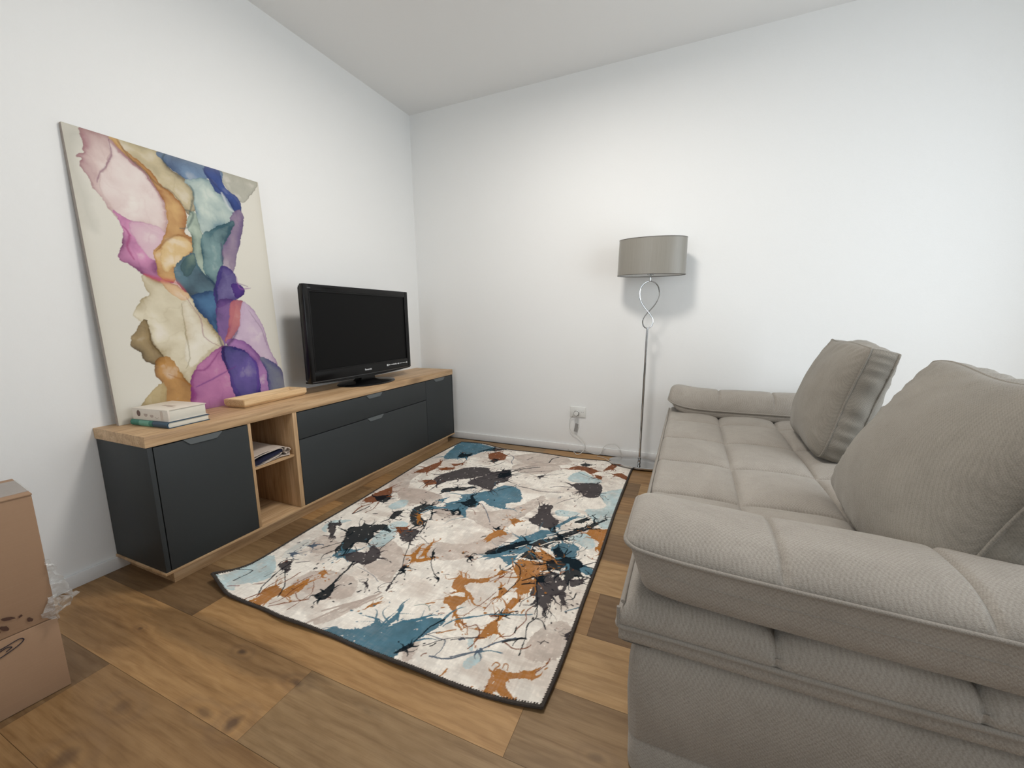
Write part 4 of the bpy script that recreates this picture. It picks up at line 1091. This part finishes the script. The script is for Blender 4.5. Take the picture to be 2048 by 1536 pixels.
for (sx, off, rev) in ((1, 0, 0),):
    rings = []
    for z, k in ((zb, 1.0), (zb+.07, .994), (zb+.14, .989), (zt, .983)):
        rings.append([bm.verts.new((x*k, y*k, z)) for x, y in E2(.204, .102, n)])
    for a, b in zip(rings, rings[1:]):
        for k in range(n): bm.faces.new((a[k], a[(k+1) % n], b[(k+1) % n], b[k]))
sh = obj('lamp_shade', bm, M_shade, lp)
bm = bmesh.new(); rings = []
for z, k in ((zb+.0005, .985), (zt-.0005, .968)): rings.append([bm.verts.new((x*k, y*k, z)) for x, y in E2(.204, .102, n)])
for k in range(n): bm.faces.new((rings[0][k], rings[1][k], rings[1][(k+1) % n], rings[0][(k+1) % n]))
obj('white_lining', bm, M_shade_in, sh)
bm = bmesh.new()
for z, k in ((zb, .996), (zt, .979)): tube(bm, [(x*k, y*k, z) for x, y in E2(.204, .102, 64)], .0022, 6, True)
obj('rim_wire', bm, plain('taupe_rim', (.12, .11, .095), .5), sh)
bm = bmesh.new()
for a in (0, math.pi):
    tube(bm, [(.016*math.cos(a), 0, 1.270), (.10*math.cos(a), 0, 1.266), (.199*math.cos(a), 0, 1.262)], .0018, 6)
tube(bm, [(.016*math.cos(a), .016*math.sin(a), 1.270) for a in np.linspace(0, 2*math.pi, 20)[:-1]], .0022, 6, True)
obj('shade_carrier', bm, M_chrome, sh)
bm = bmesh.new(); lathe(bm, [(.010, 1.335), (.013, 1.345), (.026, 1.375), (.030, 1.395), (.026, 1.418), (.012, 1.430), (.002, 1.432)], 0, 0, 24); obj('light_bulb', bm, plain('opal_bulb', (.8, .8, .78), .25), lp)
bm = bmesh.new()   # two little clear screw balls on the carrier
for (px, pz) in ((-.012, 1.262), (.018, 1.262)):
    bmesh.ops.create_uvsphere(bm, u_segments=12, v_segments=8, radius=.0065, matrix=Matrix.Translation((px, -.012, pz)))
obj('fixing_screw', bm, M_chrome, sh)
# cord (world coordinates turned into the lamp's space)
inv = Matrix.Translation((1.853, -.150, 0)) @ Matrix.Rotation(math.radians(1.25), 4, 'Y'); inv = inv.inverted()
def loc(P): return [inv @ Vector(p) for p in P]
bm = bmesh.new()
Cw = [(1.377, -.030, .303), (1.352, -.022, .280), (1.332, -.018, .243), (1.330, -.018, .185), (1.355, -.018, .145), (1.383, -.018, .132), (1.412, -.020, .112), (1.440, -.022, .085), (1.452, -.024, .055), (1.444, -.030, .025), (1.425, -.055, .006), (1.405, -.085, .005), (1.39, -.060, .005), (1.37, -.035, .006), (1.39, -.020, .014), (1.435, -.020, .026), (1.47, -.022, .022), (1.502, -.024, .008), (1.53, -.026, .005), (1.560, -.028, .008), (1.576, -.028, .025), (1.588, -.028, .060), (1.612, -.026, .085), (1.645, -.026, .094), (1.680, -.026, .090), (1.708, -.028, .062), (1.720, -.032, .022), (1.728, -.045, .014), (1.76, -.075, .020)]
tube(bm, catmull(loc(Cw), 6), .0021, 8)
cord = obj('power_cord', bm, M_cord, lp)
bm = bmesh.new(); tube(bm, catmull(loc([(1.345, -.018, .004), (1.330, -.016, .006), (1.322, -.020, .016), (1.333, -.022, .018), (1.35, -.022, .008)]), 5), .0019, 6); obj('loose_cord_end', bm, M_cord, cord)
bm = bmesh.new(); tube(bm, catmull(loc([(1.55, -.06, .004), (1.60, -.08, .004), (1.64, -.14, .014), (1.67, -.19, .016), (1.70, -.22, .016)]), 5), .0016, 6); obj('loose_cord_end', bm, M_cord, cord)
bm = bmesh.new(); P = loc([(1.386, -.016, .305), (1.386, -.045, .303)])
tube(bm, [P[0], P[1]], .0165, 20); tube(bm, [P[0]+(P[1]-P[0])*.9, P[1]+(P[1]-P[0])*.06], .0145, 20); obj('plug', bm, M_plastic, cord)
bm = bmesh.new(); tube(bm, [Vector(p) for p in loc([(1.386+.0178*math.cos(a), -.0375, .303+.0178*math.sin(a)) for a in np.linspace(0, 2*math.pi, 28)[:-1]])], .0022, 6, True); obj('plug_collar', bm, plain('plug_collar_grey', (.10, .095, .09), .5), cord)  # dark grey collar round the plug
bm = bmesh.new(); c0 = inv @ Vector((1.381, -.018, .190)); box(bm, -.012, .012, -.0005, .0005, -.032, .032); bmesh.ops.rotate(bm, verts=bm.verts, cent=(0, 0, 0), matrix=Matrix.Rotation(.16, 3, 'Y')); bmesh.ops.translate(bm, verts=bm.verts, vec=c0); obj('care_tag', bm, M_tagm, cord)
bm = bmesh.new(); tube(bm, loc([(1.386, -.016, .285), (1.383, -.017, .222)]), .0009, 6); obj('tag_string', bm, M_cord, cord)

so = tag(empty('wall_socket', (1.391, 0, .309)), 'white rectangular wall socket above the baseboard with a plug in it', 'socket')
bm = bmesh.new(); box(bm, -.059, .059, -.009, 0, -.039, .039, .003, 3); obj('cover_plate', bm, M_plastic, so)
bm = bmesh.new(); box(bm, -.030, .054, -.0100, -.0085, -.030, .030, .001); obj('insert', bm, M_plastic, so)
bm = bmesh.new()
for k in (.028, .040): 
    tube(bm, [(k, -.0102, .0), (k+.001, -.0102, .0)], .0028, 10)
obj('socket_holes', bm, M_dark_gap, so)
# ---------------------------------------------------------------- sofa
SX0, SX1, SY0, SY1 = 2.022, 3.02, -2.112, -.066
sofa = tag(empty('sofa', (SX0, SY0, 0)), 'greige tufted fabric sofa with padded arms facing the television', 'sofa')
SO = Vector((SX0, SY0, 0))
def sobj(name, bm, mat, parent=sofa, sm=50):
    bmesh.ops.translate(bm, verts=bm.verts, vec=-SO); return obj(name, bm, mat, parent, sm)
def rrect(x0, x1, y0, y1, r, n=6):
    P = []
    for cx, cy, a0 in ((x1-r, y1-r, 0), (x0+r, y1-r, 90), (x0+r, y0+r, 180), (x1-r, y0+r, 270)):
        for k in range(n+1):
            a = math.radians(a0+90*k/n); P.append((cx+r*math.cos(a), cy+r*math.sin(a)))
    return P
def dens(P, step=.02):
    out = []
    for i in range(len(P)):
        a, b = P[i], P[(i+1) % len(P)]; L = math.hypot(b[0]-a[0], b[1]-a[1]); n = max(1, int(L/step))
        for k in range(n): out.append((a[0]+(b[0]-a[0])*k/n, a[1]+(b[1]-a[1])*k/n))
    return out
XSEAM = [2.305, 2.583, 2.861]; YSEAM = [-.072, -.432, -.795, -1.148, -1.492, -1.845, -2.105]
def loft(bm, rings):
    """rings: lists of (x,y,z) of equal length"""
    V = [[bm.verts.new(p) for p in r] for r in rings]; n = len(V[0])
    for a, b in zip(V, V[1:]):
        for k in range(n): bm.faces.new((a[k], a[(k+1) % n], b[(k+1) % n], b[k]))
    return V
# base
bm = bmesh.new()
out = dens(rrect(SX0+.020, SX1, SY0-.010, SY1, .03))
rings = []
for z, ins in ((.004, .004), (.02, .002), (.088, .002), (.0925, .006), (.097, .001), (.2, -.003), (.27, -.001), (.305, .012), (.318, .03)):
    rings.append([(x+ins*max(0, 1-(x-SX0-.02)/.08)-ins*max(0, 1-(SX1-x)/.08), y+ins*max(0, 1-(y-SY0+.01)/.08)-ins*max(0, 1-(SY1-y)/.08), z) for x, y in out])
V = loft(bm, rings); bm.faces.new(V[0][::-1]); bm.faces.new(V[-1]); sobj('base', bm, M_fab)
bm = bmesh.new()
for fx, fy in ((SX0+.1, SY0+.1), (SX0+.1, SY1-.1), (SX1-.1, SY0+.1), (SX1-.1, SY1-.1)):
    pass
bm.free()
for fx, fy in ((SX0+.1, SY0+.1), (SX0+.1, SY1-.1), (SX1-.1, SY0+.1), (SX1-.1, SY1-.1)):
    bm = bmesh.new(); box(bm, fx-.025, fx+.025, fy-.025, fy+.025, 0, .0045, .0005); sobj('foot', bm, M_blackmat)
# mattress: tufted top and side walls
def tuft(x, y):
    xs = [SX0]+XSEAM+[SX1+.12]; ys = YSEAM[::-1]; ys = [SY0-.02]+ys[1:-1]+[SY1+.02]
    def cell(v, a):
        for i in range(len(a)-1):
            if a[i] <= v <= a[i+1]: return (v-a[i])/(a[i+1]-a[i])
        return 0.5
    def s(t): return 1-abs(2*t-1)**2.6
    u, w = s(cell(x, xs)), s(cell(y, ys))
    return (max(u, 0)*max(w, 0))**.5
def mattress():
    bm = bmesh.new(); nx, ny = 220, 450
    grid = []
    for j in range(ny+1):
        y = SY0+(SY1-SY0)*j/ny; row = []
        for i in range(nx+1):
            x = SX0+(SX1-SX0)*i/nx
            e = min(x-SX0, y-SY0, SY1-y); rnd = 0
            if e < .03: rnd = (.03-e)**2/.03*.75
            z = .393+.034*tuft(x, y)-.005*max(math.exp(-(min(abs(x-q) for q in XSEAM)/.005)**2), math.exp(-(min(abs(y-q) for q in YSEAM[1:-1])/.005)**2))-rnd+.0025*mnoise.noise(Vector((x*7, y*7, 0)))
            if x-SX0 < .06: z += .010*(1-(x-SX0)/.06)
            row.append(bm.verts.new((x, y, z)))
        grid.append(row)
    for j in range(ny):
        for i in range(nx): bm.faces.new((grid[j][i], grid[j][i+1], grid[j+1][i+1], grid[j+1][i]))
    # boundary loop going down to the flange
    loop = [grid[0][i] for i in range(nx+1)]+[grid[j][nx] for j in range(1, ny+1)]+[grid[ny][i] for i in range(nx-1, -1, -1)]+[grid[j][0] for j in range(ny-1, 0, -1)]
    base = [v.co.copy() for v in loop]; prev = loop; n = len(loop)
    for z, o in ((.375, .006), (.362, .007), (.353, .004), (.346, -.002), (.335, .004), (.322, .004), (.312, -.010), (.311, -.06)):
        cur = []
        for c in base:
            dx = -1 if c.x < SX0+.001 else (1 if c.x > SX1-.001 else 0); dy = -1 if c.y < SY0+.001 else (1 if c.y > SY1-.001 else 0)
            l = math.hypot(dx, dy) or 1
            pin = 0
            for s_ in XSEAM:
                if dy and z > .34: pin = max(pin, math.exp(-((c.x-s_)/.006)**2)*.005)
            cur.append(bm.verts.new((c.x+dx/l*(o-pin), c.y+dy/l*(o-pin)+0, z+.002*math.sin(c.x*9+c.y*8))))
        for k in range(n): bm.faces.new((prev[k], cur[k], cur[(k+1) % n], prev[(k+1) % n]))
        prev = cur
    bmesh.ops.recalc_face_normals(bm, faces=bm.faces)
    return sobj('seat_mattress', bm, M_fab, sm=70)
mat_o = mattress()
def piping(parent, P, r=.0048, closed=False, mat=None, name='piping'):
    bm = bmesh.new(); tube(bm, P, r, 8, closed); return sobj(name, bm, mat or M_pipe, parent, 70)
P = [(x, y, .353+.0015*math.sin(x*9+y*8)) for x, y in dens(rrect(SX0-.006, SX1+.004, SY0-.006, SY1+.004, .012, 3), .03)]
piping(mat_o, P, .0058, True)
piping(mat_o, [(SX0+.003, y, .4005+.0015*math.sin(y*8)) for y in np.linspace(SY0+.01, SY1-.01, 80)], .0045)
piping(mat_o, [(SX0-.004, SY0-.003, z) for z in np.linspace(.355, .398, 8)], .004)

# arms
def arm(y0, y1, zbot, zpipe_front, zpipe, ztop, tilt):
    x0, x1 = SX0+.004, SX1-.02; cy = (y0+y1)/2; hw = (y1-y0)/2; H = zpipe-zbot; G = ztop-zpipe
    def lift(x): return (zpipe_front-zpipe)*math.exp(-(x-x0)/.07)+tilt*(x-SX0)
    def seam(x): return max(math.exp(-((x-s_)/.0055)**2) for s_ in XSEAM)
    def sag(x):
        a = [x0]+XSEAM+[x1+.1]
        for i in range(len(a)-1):
            if a[i] <= x <= a[i+1]: return 1-abs(2*(x-a[i])/(a[i+1]-a[i])-1)**3
        return 0
    M, K = 230, 26
    bm = bmesh.new()
    def xr(u):      # front end rounded in plan
        return u
    cols = []
    # cross section walked from lower outer edge, over the crest, to lower inner edge
    sec = [(-.90, zbot+.000, 0), (-.97, zbot+.006, 0), (-1, zbot+H*.30, 0), (-1, zbot+H*.65, 0), (-1, zpipe-.004, 0)]
    for k in range(1, K):
        t = -math.cos(math.pi*k/K); sec.append((t, None, 1))
    sec += [(1, zpipe-.004, 0), (1, zbot+H*.65, 0), (1, zbot+H*.30, 0), (.97, zbot+.006, 0), (.90, zbot, 0)]
    for i in range(M+1):
        u = i/M; x = x0+(x1-x0)*(u**1.25); e = min(1.0, (x-x0)/.075); endf = math.sqrt(max(0, 1-(1-e)**2))
        r = .030; pl = 1.0
        if x-x0 < r: pl = 1-(r-math.sqrt(max(0, r*r-(r-(x-x0))**2)))/hw
        row = []
        for (t, z, dome) in sec:
            y = cy+t*hw*pl
            if dome:
                q = max(0, 1-abs(t)**2.5)**.62
                zz = zpipe+G*q*(.12+.88*endf**.8)+.005*sag(x)*q-.0085*seam(x)*min(1, q*3)
                xx = x
            else:
                zz = z; dn = (zpipe-z)/H; xx = x+(.034*dn**.8)*max(0, 1-(x-x0)/.12)
            wob = .0016*mnoise.noise(Vector((x*14, y*14, zz*16)))
            row.append(bm.verts.new((xx, y, zz+lift(x)+wob)))
        cols.append(row)
    n = len(sec)
    for i in range(M):
        for k in range(n-1): bm.faces.new((cols[i][k], cols[i+1][k], cols[i+1][k+1], cols[i][k+1]))
        bm.faces.new((cols[i][n-1], cols[i+1][n-1], cols[i+1][0], cols[i][0]))
    bm.faces.new(cols[0]); bm.faces.new(cols[-1][::-1])
    bmesh.ops.recalc_face_normals(bm, faces=bm.faces)
    o = sobj('arm', bm, M_fab, sm=60)
    P = [(x-(.002 if x < x0+.05 else 0), y+(-.0015 if y < cy else .0015), zpipe+lift(x)) for x, y in dens(rrect(x0, x1, y0, y1, .030, 6), .012)]
    piping(o, P, .0046, True)
    for sg in (-1, 1):
        piping(o, [(x+.016*max(0, 1-(x-x0)/.12), cy+sg*(hw+.0002), zpipe-H*.42+lift(x)) for x in np.linspace(x0+.05, x1-.03, 40)], .0010, name='seam', mat=M_fab)
    return o
arm(-2.114, -1.858, .432, .541, .524, .572, -.030)
arm(-.300, -.052, .404, .497, .448, .552, .0)
# backrest hidden behind the loose cushions
bm = bmesh.new(); prism(bm, [(2.93, .33), (3.05, .33), (3.08, .53), (3.07, .545), (3.01, .545), (2.99, .53)], SY0+.28, SY1-.27, 'y')
bmesh.ops.bevel(bm, geom=list(bm.edges), offset=.018, segments=3, affect='EDGES'); sobj('backrest', bm, M_fab)

# ---------------------------------------------------------------- loose back cushions
def cushion(name, foot, W, H, G, bulge, lean, yaw, label, seed, sag=.12):
    """foot: world point under the middle of the face's bottom edge; face looks towards -x"""
    root = tag(empty(name, foot, (0, 0, yaw)), label, 'cushion', 'loose back cushions on the sofa')
    cl, sl_ = math.cos(lean), math.sin(lean)
    def place(a, b, d):      # a across (-1..1) -> local y, b up (0..1), d depth behind face
        return Vector((b*sl_+d*cl, a, b*cl-d*sl_))
    N = 46
    def outline(u, v):
        # u,v in -1..1 ; concave sides, pulled corners
        a = u*W/2*(1-.055*(1-v*v)*1.0)*(1-.02*(1-abs(v))); b = H/2*(1+v*(1-sag*(1-u*u)))
        if v < 0: b = H/2*(1+v*(1+.02*(1-u*u)))
        k_ = 1-.085*(abs(u*v))**4; a *= k_; b = H/2+(b-H/2)*k_
        a += .006*math.sin(3.1*v+seed)*(abs(u)); b += .008*math.sin(4*u+seed*2)*abs(v)
        return a, b
    def bul(u, v, side):
        q = max(0, (1-u*u))**.55*max(0, (1-v*v))**.5
        low = 1+.25*(-v)
        wr = 0
        e = 1-max(abs(u), abs(v))
        th = math.atan2(v, u)
        wr = .0030*math.sin(th*34+4*math.sin(th*5+seed)+seed)*math.exp(-((e-.13)/.09)**2)*min(1, e*18)
        wr += .006*mnoise.noise(Vector((u*2.2+seed, v*2.2, side*3)))*min(1, e*4)
        return bulge*q*low+wr
    bm = bmesh.new(); F, Bk = [], []
    ts = [math.sin((i/N-.5)*math.pi) for i in range(N+1)]
    for j in range(N+1):
        rf, rb = [], []
        for i in range(N+1):
            u, v = ts[i], ts[j]; a, b = outline(u, v)
            rf.append(bm.verts.new(place(a, b, -bul(u, v, 0)))); rb.append(bm.verts.new(place(a, b, G+bul(u, v, 1)*.8)))
        F.append(rf); Bk.append(rb)
    for j in range(N):
        for i in range(N):
            bm.faces.new((F[j][i], F[j+1][i], F[j+1][i+1], F[j][i+1])); bm.faces.new((Bk[j][i], Bk[j][i+1], Bk[j+1][i+1], Bk[j+1][i]))
    idx = [(0, i) for i in range(N)]+[(j, N) for j in range(N)]+[(N, i) for i in range(N, 0, -1)]+[(j, 0) for j in range(N, 0, -1)]
    lf = [F[j][i] for j, i in idx]; lb = [Bk[j][i] for j, i in idx]; n = len(idx)
    prev = lf; K = 6
    for k in range(1, K+1):
        if k == K: cur = lb
        else:
            cur = []
            for q in range(n):
                a, b = lf[q].co, lb[q].co; t = k/K
                j, i = idx[q]; u, v = ts[i], ts[j]
                m = max(abs(u), abs(v)); no = Vector((0, u*abs(u)**6, v*abs(v)**6))
                cor = (abs(u)*abs(v))
                amt = math.sin(math.pi*t)*(.018*(1-cor)+.004*cor)+.0055*(1-cor**4)*math.sin(q*1.45+math.sin(q*.37+seed)*2+seed)*math.sin(math.pi*t)
                cur.append(bm.verts.new(a.lerp(b, t)+place(no.y*amt, no.z*amt, 0)))
        for q in range(n): bm.faces.new((prev[q], prev[(q+1) % n], cur[(q+1) % n], cur[q]))
        prev = cur
    bmesh.ops.recalc_face_normals(bm, faces=bm.faces)
    PF = [v.co.copy() for v in lf]; PB = [v.co.copy() for v in lb]
    obj('cushion_cover', bm, M_fab_shaded, root, 80)
    for P_ in (PF, PB):
        bm = bmesh.new(); Q = [p for k, p in enumerate(P_) if k % 2 == 0]; tube(bm, Q, .0040, 8, True); obj('piping', bm, M_fab_shaded, root, 80)
    return root
cushion('back_cushion', (2.632, -.735, .437), .61, .480, .085, .085, math.radians(15), math.radians(-2.5), 'greige back cushion at the far end of the sofa nearest the lamp', 1.0)
cushion('back_cushion', (2.575, -1.645, .437), .62, .490, .085, .098, math.radians(26), math.radians(1.5), 'greige back cushion beside the near arm of the sofa, overlapping the other cushion', 2.7)

# ---------------------------------------------------------------- cardboard box
bxo = tag(empty('cardboard_box', (.580, -2.494, 0), (0, 0, math.radians(-96.9))), 'tall brown cardboard box with clear tape standing against the left wall', 'box')
LB, DB, HB = .62, .205, .566
bm = bmesh.new()
def facebox(z0, z1, off): box(bm, 0, LB, -DB, off, z0, z1, .0025)
facebox(.001, .212, 0); facebox(.2135, HB, -.0008)
obj('box_walls', bm, M_card, bxo)
bx('top_flap', (-.001, LB, -DB-.001, .0012, HB-.0015, HB+.0022), M_card, bxo, .001)
bx('tape_strip', (-.0022, LB, -DB*.86, -.03, HB+.0024, HB+.0030), M_tape, bxo)
def curve_strip(name, P, r, mat, parent):
    bm = bmesh.new(); tube(bm, catmull([Vector(p) for p in P], 8), r, 5, squash=.3); return obj(name, bm, mat, parent)
SC = lambda L: [Vector((p[0]+.034, .0012, p[2]-.008)) for p in L]
P = [(.150, .0012, .165), (.13, .0012, .185), (.10, .0012, .192), (.06, .0012, .200), (.035, .0012, .205), (.03, .0012, .196), (.05, .0012, .184), (.078, .0012, .176), (.082, .0012, .186), (.060, .0012, .196), (.050, .0012, .192), (.06, .0012, .186)]
bm = bmesh.new(); tube(bm, catmull(SC(P), 8), .0012, 5)
tube(bm, catmull(SC([(.17, .0012, .18), (.12, .0012, .175), (.118, .0012, .195), (.135, .0012, .180), (.12, .0012, .160), (.112, .0012, .182)]), 6), .0017, 5)
obj('marker_scrawl', bm, M_marker, bxo)
bm = bmesh.new(); R = random.Random(5)
for (cx, cz, ra, rb, an) in ((.080, .262, .012, .004, .5), (.088, .240, .010, .006, 1.1), (.060, .256, .005, .003, -.8), (.046, .236, .007, .004, 1.2), (.100, .236, .006, .003, 0)):
    vs = []
    for k in range(10):
        a = 2*math.pi*k/10; q = .7+.5*R.random(); x_, z_ = ra*q*math.cos(a), rb*q*math.sin(a)
        vs.append(bm.verts.new((cx+x_*math.cos(an)-z_*math.sin(an), .0019, cz+x_*math.sin(an)+z_*math.cos(an))))
    bm.faces.new(vs)
obj('torn_print_marks', bm, M_smudge, bxo)
# crumpled film sticking out at the corner
def crumple(name, corners, seed, amp, parent, n=26):
    bm = bmesh.new(); A, B, Cc, Dd = [Vector(c) for c in corners]; g = []
    for j in range(n+1):
        row = []
        for i in range(n+1):
            u, v = i/n, j/n; p = A.lerp(B, u).lerp(Dd.lerp(Cc, u), v)
            q = Vector((p.x*60+seed, p.y*60, p.z*60)); d = Vector((mnoise.noise(q), mnoise.noise(q+Vector((9, 0, 0))), mnoise.noise(q+Vector((0, 7, 0)))))
            q2 = q*2.4; d2 = Vector((mnoise.noise(q2), mnoise.noise(q2+Vector((9, 0, 0))), mnoise.noise(q2+Vector((0, 7, 0)))))
            r = p+(d*amp+d2*amp*.45); r.y = max(r.y, .0022) if r.x > 0 else r.y
            row.append(bm.verts.new(r))
        g.append(row)
    for j in range(n):
        for i in range(n): bm.faces.new((g[j][i], g[j][i+1], g[j+1][i+1], g[j+1][i]))
    return obj(name, bm, M_film, parent, 30)
crumple('crumpled_film', [(.002, .003, .385), (-.008, .006, .380), (-.036, .016, .262), (.000, .004, .290)], 1.0, .006, bxo)
crumple('crumpled_film', [(-.040, .020, .268), (.002, .004, .280), (.030, .004, .232), (.000, .020, .212)], 4.0, .012, bxo)

# ceiling lamp body (above the picture's upper edge)
cl = tag(empty('ceiling_light', (1.58, -1.42, 2.6)), 'round white ceiling lamp above the middle of the room', 'lamp')
bm = bmesh.new(); lathe(bm, [(.19, -.001), (.19, -.045), (.175, -.050), (.165, -.045)], 0, 0, 48); obj('housing', bm, M_trim, cl)
te_ = NT('lit_opal_diffuser'); te_.base((.9, .9, .88)); te_.b.inputs['Emission Color'].default_value = (1, .96, .9, 1); te_.b.inputs['Emission Strength'].default_value = 4
bm = bmesh.new(); lathe(bm, [(.16, -.046), (.16, -.052), (.12, -.058), (.02, -.060)], 0, 0, 48); obj('diffuser', bm, te_.m, cl)
